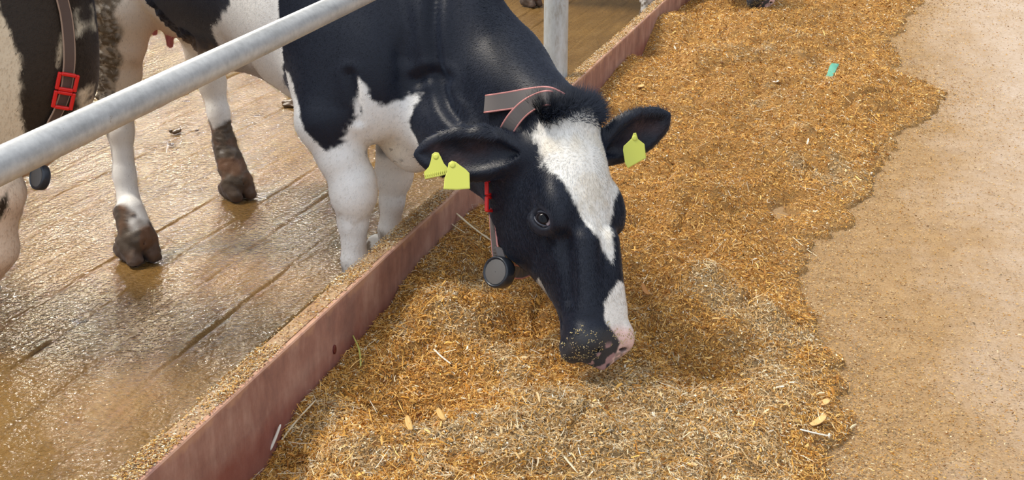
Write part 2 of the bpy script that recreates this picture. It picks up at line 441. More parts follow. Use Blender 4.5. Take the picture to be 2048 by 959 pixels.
# ------------------------------------------------------------------ implicit-surface modeller
class Field:
    def __init__(s, xs, ys, zs):
        s.ax = [np.asarray(a, np.float32) for a in (xs, ys, zs)]
        s.F = np.full([len(a) for a in s.ax], .4, np.float32)
    def sub(s, lo, hi):
        sl = []
        for a, l, h in zip(s.ax, lo, hi):
            i0 = max(int(np.searchsorted(a, l)) - 1, 0); i1 = min(int(np.searchsorted(a, h)) + 1, len(a))
            if i1 - i0 < 2: return None
            sl.append(slice(i0, i1))
        g = [s.ax[0][sl[0]][:, None, None], s.ax[1][sl[1]][None, :, None], s.ax[2][sl[2]][None, None, :]]
        return tuple(sl), g
    def put(s, lo, hi, fn, k=.03, op='add'):
        pad = k + .03
        r = s.sub(np.asarray(lo) - pad, np.asarray(hi) + pad)
        if r is None: return
        sl, g = r; d = fn(*g); b = s.F[sl]
        if op == 'add':
            h = np.maximum(k - np.abs(b - d), 0) / k; s.F[sl] = np.minimum(b, d) - h * h * k * .25
        else:
            d = -d; h = np.maximum(k - np.abs(b - d), 0) / k; s.F[sl] = np.maximum(b, d) + h * h * k * .25
    def cone(s, a, b, ra, rb, k=.03, op='add', lat=None, sc=1.0):
        a = np.asarray(a, float); b = np.asarray(b, float); R = max(ra, rb) * max(sc, 1)
        def fn(x, y, z):
            q = [x - a[0], y - a[1], z - a[2]]; e = b - a
            if lat is not None:
                l = lat; w = q[0] * l[0] + q[1] * l[1] + q[2] * l[2]; c = (1 - 1 / sc)
                q = [q[i] - w * (c * l[i]) for i in range(3)]; e = e - l * (e @ l) * c
            t = np.clip((q[0] * e[0] + q[1] * e[1] + q[2] * e[2]) / (e @ e), 0, 1)
            d = np.sqrt((q[0] - t * e[0]) ** 2 + (q[1] - t * e[1]) ** 2 + (q[2] - t * e[2]) ** 2)
            return (d - (ra + (rb - ra) * t)).astype(np.float32)
        s.put(np.minimum(a, b) - R, np.maximum(a, b) + R, fn, k, op)
    def chain(s, pts, rad, k=.02, **kw):
        for i in range(len(pts) - 1): s.cone(pts[i], pts[i + 1], rad[i], rad[i + 1], k, **kw)
    def ell(s, c, axes, r, k=.03, op='add'):
        c = np.asarray(c, float); axes = np.asarray(axes, float); r = np.asarray(r, float); R = r.max()
        def fn(x, y, z):
            q = [x - c[0], y - c[1], z - c[2]]; a2 = 0; b2 = 0
            for i in range(3):
                w = (q[0] * axes[i][0] + q[1] * axes[i][1] + q[2] * axes[i][2])
                a2 = a2 + (w / r[i]) ** 2; b2 = b2 + (w / r[i] ** 2) ** 2
            k0 = np.sqrt(a2); k1 = np.sqrt(b2) + 1e-9
            return (k0 * (k0 - 1) / k1).astype(np.float32)
        ext = np.sqrt(((axes * r[:, None]) ** 2).sum(0))
        s.put(c - ext, c + ext, fn, k, op)
    def loft(s, org, e, w, o, st, k=.02, op='add', p=2.0, egg=0.0, shrink=0.0):
        """st rows: t, cw, hw, top, bottom (along o)"""
        st = np.asarray(st, float); T = st[:, 0]
        tt = np.linspace(T[0], T[-1], 80); cols = []
        for j in range(1, 5):     # smooth interpolation
            m = np.gradient(st[:, j], T); i = np.clip(np.searchsorted(T, tt) - 1, 0, len(T) - 2)
            h = T[i + 1] - T[i]; u = (tt - T[i]) / h
            cols.append((2 * u**3 - 3 * u**2 + 1) * st[i, j] + (u**3 - 2 * u**2 + u) * h * m[i] + (-2 * u**3 + 3 * u**2) * st[i + 1, j] + (u**3 - u**2) * h * m[i + 1])
        org = np.asarray(org, float)
        def fn(x, y, z):
            q = [x - org[0], y - org[1], z - org[2]]
            a = q[0] * e[0] + q[1] * e[1] + q[2] * e[2]; b = q[0] * w[0] + q[1] * w[1] + q[2] * w[2]; c = q[0] * o[0] + q[1] * o[1] + q[2] * o[2]
            at = np.clip(a, T[0], T[-1]); cw = np.interp(at, tt, cols[0]); hw = np.interp(at, tt, cols[1]); tp = np.interp(at, tt, cols[2]); bt = np.interp(at, tt, cols[3])
            hw = np.maximum(hw, .002); mid = (tp + bt) / 2; hh = np.maximum((tp - bt) / 2, .002)
            v = (c - mid) / hh; u = (b - cw) / (hw * (1 + egg * np.clip(v, -1, 1)))
            r = (np.abs(u) ** p + np.abs(v) ** p) ** (1 / p)
            d = (r - 1) * np.minimum(hw, hh) + shrink
            ex = np.maximum(np.maximum(T[0] - a, a - T[-1]), 0)
            return (d + ex).astype(np.float32)
        pts = []
        for r in st:
            for sw in (-1, 1):
                for q in (3, 4): pts.append(org + e * r[0] + w * (r[1] + sw * r[2] * (1 + abs(egg))) + o * r[q])
        pts = np.array(pts); s.put(pts.min(0), pts.max(0), fn, k, op)
    def mesh(s, smooth=1):
        F = s.F; I = F < 0
        nx, ny, nz = F.shape
        c = [I[dx:nx - 1 + dx, dy:ny - 1 + dy, dz:nz - 1 + dz] for dx in (0, 1) for dy in (0, 1) for dz in (0, 1)]
        allin = c[0].copy(); anyin = c[0].copy()
        for q in c[1:]: allin &= q; anyin |= q
        act = anyin & ~allin; ii = np.argwhere(act); n = len(ii)
        idx = np.full(act.shape, -1, np.int32); idx[act] = np.arange(n)
        cor = {}
        for dx in (0, 1):
            for dy in (0, 1):
                for dz in (0, 1): cor[(dx, dy, dz)] = F[ii[:, 0] + dx, ii[:, 1] + dy, ii[:, 2] + dz]
        acc = np.zeros((n, 3)); cnt = np.zeros(n)
        for a in range(3):
            for p in (0, 1):
                for q in (0, 1):
                    k0 = [0, 0, 0]; o = [j for j in range(3) if j != a]; k0[o[0]] = p; k0[o[1]] = q; k1 = list(k0); k1[a] = 1
                    f0 = cor[tuple(k0)]; f1 = cor[tuple(k1)]; m = (f0 < 0) != (f1 < 0)
                    t = np.where(m, f0 / np.where(m, f0 - f1, 1), 0); v = np.zeros((n, 3)); v[:] = k0; v[:, a] = t
                    acc[m] += v[m]; cnt[m] += 1
        acc /= cnt[:, None]; P = np.empty((n, 3))
        for a in range(3):
            A0 = s.ax[a]; P[:, a] = A0[ii[:, a]] + acc[:, a] * (A0[ii[:, a] + 1] - A0[ii[:, a]])
        Q = []
        for a in range(3):
            o = [(1, 2), (2, 0), (0, 1)][a]
            s0 = [slice(1, -1)] * 3; s1 = [slice(1, -1)] * 3; s0[a] = slice(0, -1); s1[a] = slice(1, None)
            e0 = I[tuple(s0)]; e1 = I[tuple(s1)]; m = e0 != e1; jj = np.argwhere(m); flip = e0[m]
            base = jj + 1; base[:, a] -= 1
            def cell(du, dv):
                k = base.copy(); k[:, o[0]] -= du; k[:, o[1]] -= dv; return idx[k[:, 0], k[:, 1], k[:, 2]]
            q = np.stack([cell(1, 1), cell(0, 1), cell(0, 0), cell(1, 0)], 1)
            q[~flip] = q[~flip][:, ::-1]; Q.append(q)
        Q = np.vstack(Q); Q = Q[(Q >= 0).all(1)]
        for _ in range(smooth):
            ac = np.zeros_like(P); ct = np.zeros(len(P))
            for i in range(4):
                a_, b_ = Q[:, i], Q[:, (i + 1) % 4]
                for j in range(3): ac[:, j] += np.bincount(a_, P[b_, j], len(P)) + np.bincount(b_, P[a_, j], len(P))
                ct += np.bincount(a_, minlength=len(P)) + np.bincount(b_, minlength=len(P))
            P = P * .5 + .5 * ac / np.maximum(ct, 1)[:, None]
        return P, Q
def vnormals(P, Q):
    n = np.cross(P[Q[:, 2]] - P[Q[:, 0]], P[Q[:, 3]] - P[Q[:, 1]]); N_ = np.zeros_like(P)
    for i in range(4):
        for j in range(3): N_[:, j] += np.bincount(Q[:, i], n[:, j], len(P))
    return N_ / (np.linalg.norm(N_, axis=1)[:, None] + 1e-12)

def axis_steps(segs):
    """segs: list of (start, end, step)"""
    out = []
    for a, b, h in segs: n = max(int(round((b - a) / h)), 1); out.append(np.linspace(a, b, n, endpoint=False))
    return np.concatenate(out + [[segs[-1][1]]])

def catmull(pts, n=8):
    pts = [np.asarray(p, float) for p in pts]; out = []
    q = [2 * pts[0] - pts[1]] + pts + [2 * pts[-1] - pts[-2]]
    for i in range(1, len(q) - 2):
        for t in np.linspace(0, 1, n, endpoint=False):
            out.append(.5 * ((2 * q[i]) + (-q[i - 1] + q[i + 1]) * t + (2 * q[i - 1] - 5 * q[i] + 4 * q[i + 1] - q[i + 2]) * t * t + (-q[i - 1] + 3 * q[i] - 3 * q[i + 1] + q[i + 2]) * t ** 3))
    out.append(pts[-1]); return np.array(out)
def hairs(name, P, Q, Nn, C, count, wfn, lenfn, dirfn, mt, parent, seed=1, width=.0009, lift=.35):
    rng = np.random.default_rng(seed)
    a, b, c, d = (P[Q[:, i]] for i in range(4))
    area = .5 * np.linalg.norm(np.cross(c - a, d - b), axis=1); w = area * wfn(((a + b + c + d) / 4))
    w /= w.sum(); f = rng.choice(len(Q), count, p=w)
    u = rng.random((count, 1)); v = rng.random((count, 1))
    def ip(X): return X[Q[f, 0]] * (1 - u) * (1 - v) + X[Q[f, 1]] * u * (1 - v) + X[Q[f, 2]] * u * v + X[Q[f, 3]] * (1 - u) * v
    p = ip(P); n = ip(Nn); n /= np.linalg.norm(n, axis=1)[:, None]; col = C[Q[f, rng.integers(0, 4, count)]]
    D = dirfn(p); D = D - n * (D * n).sum(1)[:, None]; D += rng.normal(0, .22, D.shape); D -= n * (D * n).sum(1)[:, None]
    D /= np.linalg.norm(D, axis=1)[:, None] + 1e-9
    L = lenfn(p) * rng.uniform(.6, 1.25, count); s_ = np.cross(n, D) * (width * rng.uniform(.7, 1.3, count))[:, None]
    L = L[:, None]; lf = lift * rng.uniform(.5, 1.5, (count, 1))
    m = p + D * L * .5 + n * L * lf * .6; t = p + D * L + n * L * lf * .75
    p0 = p - n * .001
    V = np.stack([p0 - s_, p0 + s_, m + s_ * .8, m - s_ * .8, t], 1).reshape(-1, 3)
    k = np.arange(count)[:, None] * 5
    F4 = k + np.array([[3, 2, 1, 0]]); F3 = k + np.array([[4, 2, 3]])
    cc = np.repeat(col * rng.uniform(.75, 1.2, (count, 1)), 5, 0)
    o = make_mesh(name, V, [F4.astype(np.int32), F3.astype(np.int32)], mt, col=cc, normals=np.repeat(n, 5, 0))
    if parent is not None: under(o, parent)
    o['kind'] = 'stuff'
    return o

BLACK = A(.0060, .0088, .0185); WHITE = A(.86, .85, .82); CREAM = A(.72, .60, .44); MUD = A(.066, .043, .024)
MUDGREY = A(.19, .15, .11); PINKS = A(.72, .42, .34)
def blend(C, m, col): return C * (1 - m[:, None]) + np.asarray(col) * m[:, None]

class Picker:
    """finds the visible surface point of a body along a line of sight (used to read the coat outline off the photo)"""
    def __init__(s, P):
        q = P - CAM; s.P = P; s.dz = q @ FW; s.x = 1024 + f_px * (q @ RT) / s.dz; s.y = 479.5 - f_px * (q @ VU) / s.dz
    def __call__(s, x, y, fallback=None, r=7):
        m = np.where((np.abs(s.x - x) < r) & (np.abs(s.y - y) < r))[0]
        if len(m) == 0: return fallback
        m = m[s.dz[m] < s.dz[m].min() + .05]
        d = np.median(s.dz[m]); return CAM + ray(x, y) * (d / f_px)
# ------------------------------------------------------------------ the feeding cow
b_ = unit([.87, -.5, 0]); l_ = unit([.5, .87, 0])          # body forward, cow's left
# head frame
HM = atZ(1203, 665, .255)                                   # centre of the muzzle
ha = unit(.17 * RT - .93 * VU - .25 * FW)                   # poll -> muzzle
vd = -unit(ray(1150, 450)); n0 = unit(vd - ha * (vd @ ha)); s0 = np.cross(n0, ha)
if s0 @ RT < 0: s0 = -s0
YAW = math.radians(41)
hn = math.cos(YAW) * n0 + math.sin(YAW) * s0; hs = math.cos(YAW) * s0 - math.sin(YAW) * n0
HL = .60
HO = HM - ha * (HL - .04) - hn * -.07                       # poll, on the dorsal line
def hp(a, s, n): return HO + ha * a + hs * s + hn * n
def hloc(P): q = P - HO; return q @ ha, q @ hs, q @ hn
print('HEAD', HO, 'eye px', )
def px(p):
    q = np.asarray(p, float) - CAM; k = f_px / (q @ FW); return (round(1024 + k * (q @ RT)), round(479.5 - k * (q @ VU)), round(k))
for nm, q in dict(poll=(0, 0, 0), eyeR=(.235, -.105, -.045), eyeL=(.235, .105, -.045), muz=(.6, 0, -.06), jaw=(.2, -.06, -.24), chin=(.55, 0, -.15), earR=(.05, -.09, -.05), earL=(.05, .09, -.05)).items(): print(nm, px(hp(*q)))

def build_feeding_cow():
    xs = axis_steps([(-1.75, -.02, .0085), (-.02, .30, .006), (.30, .86, .0038), (.86, 1.0, .006)])
    ys = axis_steps([(2.55, 2.68, .006), (2.68, 3.28, .0038), (3.28, 3.5, .0065), (3.5, 4.6, .0085)])
    zs = axis_steps([(-.012, .14, .007), (.14, .84, .0038), (.84, 1.38, .0085)])
    f = Field(xs, ys, zs)
    S = A(-.33, 3.46, .95); Hc = A(-1.28, 3.98, 1.03)
    # trunk
    f.cone(Hc, S, .26, .285, .05, lat=l_, sc=.98)
    f.ell(Hc + A(.50, -.29, -.03), [unit(b_ - UP * .12), l_, unit(UP + b_ * .12)], [.50, .29, .26], .06)
    f.ell(S + A(.0, .0, -.03), [b_, l_, UP], [.30, .26, .33], .06)
    f.ell(Hc + A(.12, -.05, .05), [b_, l_, UP], [.28, .27, .25], .06)
    # shoulders and upper arms
    sh = atY(665, 120, 3.18)
    f.ell(sh + l_ * .08 - b_ * .0, [unit(b_ * .45 - UP), l_, unit(b_ + UP * .45)], [.25, .11, .17], .09)
    f.ell(sh + l_ * .36 + b_ * .04, [unit(b_ * .45 - UP), l_, unit(b_ + UP * .45)], [.24, .11, .15], .06)
    # near foreleg
    q = [atY(638, 165, 3.20), atY(655, 240, 3.18), atY(682, 310, 3.17), atY(706, 362, 3.17), atY(709, 392, 3.17), atY(706, 440, 3.17), atY(709, 520, 3.17), atY(706, 590, 3.18), atY(702, 632, 3.17)]
    f.cone(q[0] + A(.02, .09, .05), q[1], .13, .088, .10)
    f.chain(q[1:], [.088, .066, .062, .058, .041, .034, .034, .046], .025)
    f.ell(q[4] + A(0, -.012, .012), [RT, FH, UP], [.062, .055, .07], .02)
    knee = q[4]
    def foot(base, fw, sc=1.0, mudk=0):
        lt = A(-fw[1], fw[0], 0)
        f.cone(base + UP * .135 * sc - fw * .045, base + UP * .065 * sc + fw * .0, .040 * sc, .05 * sc, .02)
        for sd in (-1, 1):
            c = base + lt * sd * .027 * sc
            f.cone(c + UP * .055 * sc - fw * .005, c + UP * .018 * sc + fw * .042 * sc, .033 * sc, .021 * sc, .008)
            f.cone(c + UP * .03 * sc - fw * .04 * sc, c + UP * .016 * sc + fw * .035 * sc, .028 * sc, .02 * sc, .008)
            f.ell(base + UP * .125 * sc - fw * .085 * sc + lt * sd * .022, [RT, FH, UP], [.016, .016, .022], .01)
        f.cone(base + fw * .085 * sc + UP * .005, base + fw * .035 * sc + UP * .075 * sc, .0055, .004, .004, op='sub')
    foot(A(q[-1][0] + .05, q[-1][1] + .02, 0), unit([.9, -.4, 0]))
    # far foreleg
    r = [atY(800, 250, 3.50), atY(793, 310, 3.48), atY(788, 352, 3.48), atY(784, 400, 3.48), atY(780, 460, 3.48), atY(776, 520, 3.5), atY(774, 545, 3.5)]
    f.chain(r, [.085, .058, .05, .036, .033, .034, .044], .025)
    f.ell(r[2] + UP * .01, [RT, FH, UP], [.056, .05, .066], .02)
    foot(A(r[-1][0] + .01, r[-1][1], 0), unit([.9, -.3, 0]))
    # brisket
    br = atY(806, 252, 3.33)
    f.ell(br, [unit(A(.5, -.2, -.6)), l_, unit(A(.6, -.2, .5))], [.145, .10, .085], .035)
    f.ell(atY(778, 165, 3.33), [b_, l_, UP], [.16, .17, .14], .05)
    # neck
    nk = [S + A(.05, -.03, .02), atY(880, 95, 3.36), atY(985, 165, 3.28), hp(.02, -.02, -.12)]
    f.chain(nk, [.29, .235, .175, .125], .06, lat=unit(np.cross(unit(nk[2] - nk[1]), UP)), sc=.72)
    f.cone(atY(860, 215, 3.30), hp(.13, -.02, -.20), .13, .10, .06)
    # near hind leg
    h = [atY(248, -70, 3.68), atY(244, 10, 3.62), atY(243, 80, 3.62), atY(240, 146, 3.65), atY(236, 190, 3.66), atY(241, 262, 3.62), atY(249, 350, 3.60), atY(263, 432, 3.57), atY(280, 470, 3.53)]
    f.chain(h, [.17, .105, .078, .066, .056, .040, .034, .044, .046], .03)
    f.cone(h[3] - b_ * .03, h[4] - b_ * .045 + UP * .0, .035, .032, .03)        # point of hock
    foot(A(-1.108, 3.51, 0), unit([.80, -.6, 0]), 1.2)
    f.cone(h[0] + A(-.02, .1, .1), h[1], .22, .11, .05)
    # far hind leg
    g = [atY(400, 20, 4.32), atY(408, 100, 4.33), atY(424, 165, 4.32), atY(437, 225, 4.3), atY(450, 290, 4.28), atY(462, 335, 4.26)]
    f.chain(g, [.12, .07, .050, .038, .040, .050], .03)
    foot(A(-1.112, 4.235, 0), unit([.82, -.58, 0]), 1.1)
    f.cone(Hc + A(.2, .1, -.1), g[0], .2, .12, .05)
    # udder with teats
    ud = atY(326, -16, 3.82)
    f.ell(ud, [b_, l_, UP], [.13, .12, .12], .05)
    f.ell(atY(385, 38, 3.75), [b_, l_, UP], [.12, .10, .06], .05)
    for (tx, ty, tY) in ((337, 52, 3.70), (306, 30, 3.88)):
        t0 = atY(tx, ty, tY); f.cone(t0, t0 - UP * .062, .017, .0125, .012)
    # belly fringe line
    f.cone(atY(430, 105, 3.5), atY(560, 118, 3.42), .05, .05, .06)
    # ---- head
    st = [(-.035, 0, .034, -.03, -.12), (-.015, 0, .064, -.002, -.17), (.02, 0, .088, .014, -.23), (.08, 0, .104, .020, -.29), (.15, 0, .112, .020, -.325),
          (.22, 0, .112, .014, -.335), (.29, 0, .102, .003, -.315), (.36, 0, .088, -.004, -.262), (.43, 0, .077, -.010, -.208), (.49, 0, .078, -.016, -.175),
          (.535, 0, .086, -.022, -.165), (.575, 0, .088, -.031, -.155), (.605, 0, .076, -.048, -.14), (.628, 0, .044, -.07, -.115)]
    f.loft(HO, ha, hs, hn, st, .03, p=2.35, egg=.08)
    X3 = [ha, hs, hn]
    f.ell(hp(.0, 0, -.015), X3, [.05, .055, .045], .04)                   # poll bump
    for sd in (-1, 1):
        f.ell(hp(.245, sd * .092, -.050), X3, [.066, .033, .042], .04)     # brow / orbit
        f.ell(hp(.19, sd * .078, -.22), X3, [.13, .035, .095], .04)       # cheek muscle
        f.cone(hp(.29, sd * .075, -.085), hp(.40, sd * .060, -.085), .018, .012, .02)  # facial crest
        f.cone(hp(.34, sd * .036, -.02), hp(.50, sd * .048, -.055), .026, .022, .025)      # nasal side ridge
        f.cone(hp(.33, sd * .088, -.045), hp(.47, sd * .083, -.075), .012, .012, .03, op='sub')  # hollow below the ridge
        f.ell(hp(.575, sd * .052, -.068), X3, [.038, .036, .036], .02)    # nostril wing
        f.ell(hp(.598, sd * .043, -.058), [unit(ha + hn * .5), unit(hs * sd), unit(hn - ha * .5)], [.017, .015, .008], .006, op='sub')
        f.ell(hp(.585, sd * .055, -.13), X3, [.034, .03, .028], .02)     # upper lip
        f.ell(hp(.315, sd * .105, -.085), X3, [.03, .012, .02], .02, op='sub')
        # eye socket
        e = hp(.268, sd * .118, -.066); en = unit(hs * sd * .74 + hn * .67 + ha * .06)
        al = unit(ha * .66 + hn * .58 - hs * sd * .38); al = unit(al - en * (al @ en)); up_ = np.cross(en, al)
        if up_ @ hn < 0: up_ = -up_
        cc_ = e - en * .0235
        for (w1, w2, r_, t0_, t1_, o_) in ((.033, .0235, .0050, 3.3, 6.1, .012), (.041, .033, .0045, 3.4, 5.9, .004), (.033, .0235, .0060, .3, 2.9, .013)):
            pp = [cc_ + al * math.cos(t) * w1 + up_ * math.sin(t) * w2 + en * o_ for t in np.linspace(t0_, t1_, 10)]
            f.chain(pp, [r_] * 10, .010)
        f.ell(e + en * .004, [al, up_, en], [.029, .0185, .016], .006, op='sub')
    f.ell(hp(.545, 0, -.155), X3, [.06, .052, .035], .02)                 # chin
    f.cone(hp(.612, -.05, -.108), hp(.50, -.078, -.125), .004, .004, .01, op='sub')
    f.cone(hp(.612, .05, -.108), hp(.50, .078, -.125), .004, .004, .01, op='sub')
    # ears: cupped leaves
    def ear(base, tip, opn, W, k=.02):
        e = unit(tip - base); L = np.linalg.norm(tip - base); o = unit(opn - e * (opn @ e)); w = np.cross(o, e)
        st = [(-.03, 0, .03, .022, -.03), (.0, 0, .034, .024, -.03), (.25 * L, 0, W * .85, .026, -.034), (.5 * L, 0, W, .02, -.032), (.75 * L, 0, W * .82, .014, -.024), (.92 * L, 0, W * .48, .008, -.014), (1.0 * L, 0, .006, .0, -.006)]
        f.loft(base, e, w, o, st, .025, p=2.1)
        inn = [(.12 * L, 0, .008, .03, .0), (.25 * L, 0, W * .40, .045, .004), (.5 * L, 0, W * .62, .045, -.006), (.75 * L, 0, W * .52, .035, -.004), (.93 * L, 0, .006, .02, .004)]
        f.loft(base, e, w, o, inn, .008, op='sub')
        return base, e, w, o, L
    f.cone(atY(985, 165, 3.28), hp(-.02, 0, -.075), .12, .07, .06)
    yR = hp(.085, -.09, -.09)
    eR = ear(yR, atP(824, 308, yR, vd) - vd * .02, unit(vd * .95 - UP * .1), .072)
    yL = hp(.095, .088, -.065)
    eL = ear(yL, atP(1342, 228, yL, vd) + vd * .0, unit(vd * .95 - UP * .35 + RT * .1), .062)
    # ground
    z = f.ax[2]; f.F = np.maximum(f.F, -(z[None, None, :] - .002))
    P, Q = f.mesh(1)
    return P, Q, dict(eR=eR, eL=eL, knee=knee, Hc=Hc, S=S)

def poly_head(pts): 
    out = []
    for (x, y) in pts:
        p = PICK(x, y, atP(x, y, HO + ha * .3 + hn * .0, hn)); q = p - HO; out.append((q @ hs, q @ ha))
    return np.array(out)
def poly_side(pts, off):
    """pixel outline to (forward, up) on the cow's own side plane"""
    out = []
    for (x, y, *dy) in pts:
        p = atY(x, y, dy[0]) if dy else PICK(x, y, atP(x, y, A(-.33, 3.46, .9) - l_ * off, l_), 10); out.append(((p - A(-.33, 3.46, 0)) @ b_, p[2]))
    return np.array(out)

def coat_feeding(P, Nn, info):
    a, s, n = hloc(P); C = np.tile(BLACK, (len(P), 1))
    nz = .010 * fbm(P, 34, 3, 71) + .004 * noise(P, 140, 75)
    ishead = (a > -.05) & (a < .7) & (np.abs(s) < .16) & (n > -.30) & (P[:, 0] > .2)
    u = (P - A(-.33, 3.46, 0)) @ b_; lat = (P - A(-.33, 3.46, 0)) @ l_; z = P[:, 2]
    # body side pattern
    side = np.stack([u, z], 1)
    nb = .018 * fbm(P, 16, 3, 77) + .006 * noise(P, 90, 79)
    def m_side(pts, off, soft=.006, extra=0): return sstep(soft, -soft, sdpoly(side, poly_side(pts, off)) + nb + extra)
    inear = np.zeros(len(P), bool)
    for (bs, e, w_, o, L) in (info['eR'], info['eL']):
        q = P - bs; inear |= ((q @ e) > -.01) & ((q @ e) < L + .02) & (np.abs(q @ w_) < .10) & (np.abs(q @ o) < .06)
    body = ~ishead & ~inear
    w = np.zeros(len(P))
    near = sstep(.12, .02, lat)
    # chest and forelegs
    chest = m_side([(708, 150), (728, 168), (745, 200), (775, 215), (820, 188), (850, 186), (878, 232, 3.24), (892, 262, 3.23), (890, 300, 3.22), (890, 420, 3.22), (860, 760, 3.22), (560, 760), (600, 470), (655, 300), (680, 292), (704, 262), (718, 235)], .10)
    w = np.maximum(w, chest * sstep(.66, .60, P[:, 2] - 0 * z) * 1.0)
    w = np.maximum(w, chest)
    legw = sstep(.02, -.02, z - (.47 + .25 * nb)) * ((u > -.25) & (u < .45))
    w = np.maximum(w, legw)
    stripe = m_side([(540, 90), (572, 90), (560, 150), (600, 205), (632, 280), (655, 300), (700, 600), (560, 620), (520, 300)], .22)
    
    flank = m_side([(430, -120), (590, -60), (585, 20), (572, 95), (562, 150), (520, 200), (400, 140), (395, 110), (430, 90), (425, 50), (460, 10), (450, -60)], .27)
    w = np.maximum(w, flank)
    hind = m_side([(60, -200), (330, -160), (352, 0), (360, 60), (385, 100), (410, 140), (360, 200), (300, 700), (150, 700), (60, 300)], .22)
    w = np.maximum(w, hind * (u < -.55))
    w = np.maximum(w, ((u < -.6) & (z < .62)) * 1.0)
    under_ = sstep(.715, .69, z + nb) * sstep(.22, .05, u) * (u > -1.4); w = np.maximum(w, under_ * (lat < .3))
    legblack = poly_side([(570, 80), (566, 130), (600, 205), (628, 275), (652, 300), (680, 285), (700, 250), (716, 235), (714, 165), (735, 120), (820, -100), (560, -100)], .27)
    p712 = PICK(714, 215, A(0, 3.2, .7)); u560 = (PICK(566, 108, A(-.3, 3.2, .8)) - A(-.33, 3.46, 0)) @ b_; u712 = (p712 - A(-.33, 3.46, 0)) @ b_
    nearleg = sstep(-.06, -.10, lat) * (u > u560) * (u < u712 + .004)
    wl_ = sstep(-.006, .006, sdpoly(side, legblack) + nb) * (z < .80)
    w = w * (1 - nearleg) + wl_ * nearleg
    C = np.where(body[:, None], blend(C, np.clip(w, 0, 1), WHITE), C)
    # warm tint of dirty white coat: hind leg inside, udder, belly
    tint = sstep(-.45, -.75, u) * sstep(.3, .55, z); tint = np.clip(tint + .0, 0, 1) * w * body
    C = blend(C, .55 * tint, CREAM)
    dirt = sstep(.1, .5, fbm(P, 9, 4, 81)) * w * body * sstep(.45, .6, z) * (u < -.1)
    C = blend(C, .35 * dirt, A(.36, .24, .13))
    bd = sstep(.80, .73, z + .05 * fbm(P, 25, 3, 82)) * sstep(-.62, -.56, u) * (u < -.12) * body * sstep(.6, .66, z); C = blend(C, .7 * bd, A(.20, .13, .07))
    beige = np.exp(-((P - atY(780, 290, 3.22)) ** 2).sum(1) / .07 ** 2) * w * body; C = blend(C, np.clip(.6 * beige, 0, 1), A(.62, .5, .3))
    specks = sstep(.55, .62, noise(P, 75, 83)) * np.exp(-((P - atY(770, 305, 3.22)) ** 2).sum(1) / .06 ** 2); C = blend(C, np.clip(specks, 0, 1) * body, A(.12, .11, .1))
    udp = np.exp(-((P - atY(335, 60, 3.75)) ** 2).sum(1) / .16 ** 2); C = blend(C, np.clip(.55 * udp, 0, 1) * body, PINKS * A(1, .95, .85))
    teat = ((np.linalg.norm((P - atY(337, 84, 3.70)), axis=1) < .032) | (np.linalg.norm(P - atY(306, 60, 3.88), axis=1) < .028))
    C[teat] = A(.50, .16, .17)
    # muddy legs
    kn = np.exp(-((P - (info['knee'] + A(0, -.03, -.035))) ** 2).sum(1) / .05 ** 2) * sstep(-.1, .5, fbm(P, 50, 3, 85)); C = blend(C, .65 * kn * body, A(.38, .27, .17))
    lowf = sstep(.24, .12, z + .12 * fbm(P, 20, 3, 87)) * body * (u > -.6); C = blend(C, lowf * (.5 + .5 * sstep(-.2, .2, noise(P, 60, 3))), MUDGREY * .8)
    rear = (P - A(-1.1, 3.5, 0)) @ -b_
    isn = body & (u < -.55) & (lat < .14) & (z < 1.1)
    isf = body & (u < -.45) & (lat >= .14) & (z < .62)
    for (sel, zt, c0) in ((isn, .125, 1), (isf, .29, 1)):
        m = sstep(zt + .04, zt - .03, z + .16 * fbm(P, 12, 3, 89)) * sel
        C = blend(C, m * .97, MUD)
        red = m * sstep(.0, .4, fbm(P, 14, 3, 91) + .35 * (((P - A(-1.1, 0, 0))[:, 0]) > .03)); C = blend(C, .55 * red, A(.19, .085, .04))
    def rz(pts): return np.array([(lambda p: (p @ RT, p[2]))(PICK(x, y, atY(x, y, 3.6), 9)) for (x, y) in pts])
    cpoly = rz([(176, -60), (236, -60), (240, 0), (231, 30), (244, 62), (236, 95), (243, 125), (234, 150), (228, 185), (216, 230), (222, 290), (224, 340), (218, 400), (205, 330), (190, 180)])
    cak = sstep(.010, -.008, sdpoly(np.stack([P @ RT, z], 1), cpoly) + .014 * fbm(P, 26, 3, 93)) * isn * (z > .12)
    C = blend(C, cak, A(.15, .12, .085)); C = blend(C, cak * sstep(.1, .35, noise(P, 110, 95)) * .85, A(.46, .42, .36))
    # claws
    C = blend(C, sstep(.075, .05, z) * body * .6, A(.07, .045, .03))
    # head: blaze
    pl = np.stack([s, a], 1)
    blaze = poly_head([(1070, 268), (1078, 248), (1112, 244), (1140, 238), (1174, 222), (1190, 222), (1200, 245), (1207, 295), (1236, 350), (1238, 372), (1226, 398), (1222, 430), (1224, 470), (1225, 525), (1205, 492), (1180, 455), (1160, 425), (1140, 385), (1118, 355), (1097, 335), (1090, 305), (1072, 282)])
    wb = sstep(.006, -.004, sdpoly(pl, blaze) + nz) * (n > -.08) * (s < .115)
    low = poly_head([(1236, 560), (1222, 580), (1207, 604), (1210, 640), (1226, 660), (1230, 690), (1262, 740), (1400, 740), (1400, 600), (1262, 560)])
    wl = sstep(.004, -.004, sdpoly(pl, low) + nz * .6)
    C = blend(C, np.clip(wb, 0, 1) * ishead, A(.80, .78, .73))
    C = blend(C, np.clip(wl, 0, 1) * ishead, A(.80, .76, .70))
    yel = sstep(.0, .4, fbm(P, 22, 3, 97)) * wb * ishead; C = blend(C, .25 * yel, A(.66, .52, .3))
    mz = sstep(.545, .575, a - .25 * np.clip(-n - .05, 0, .3) + nz * .6) * ishead
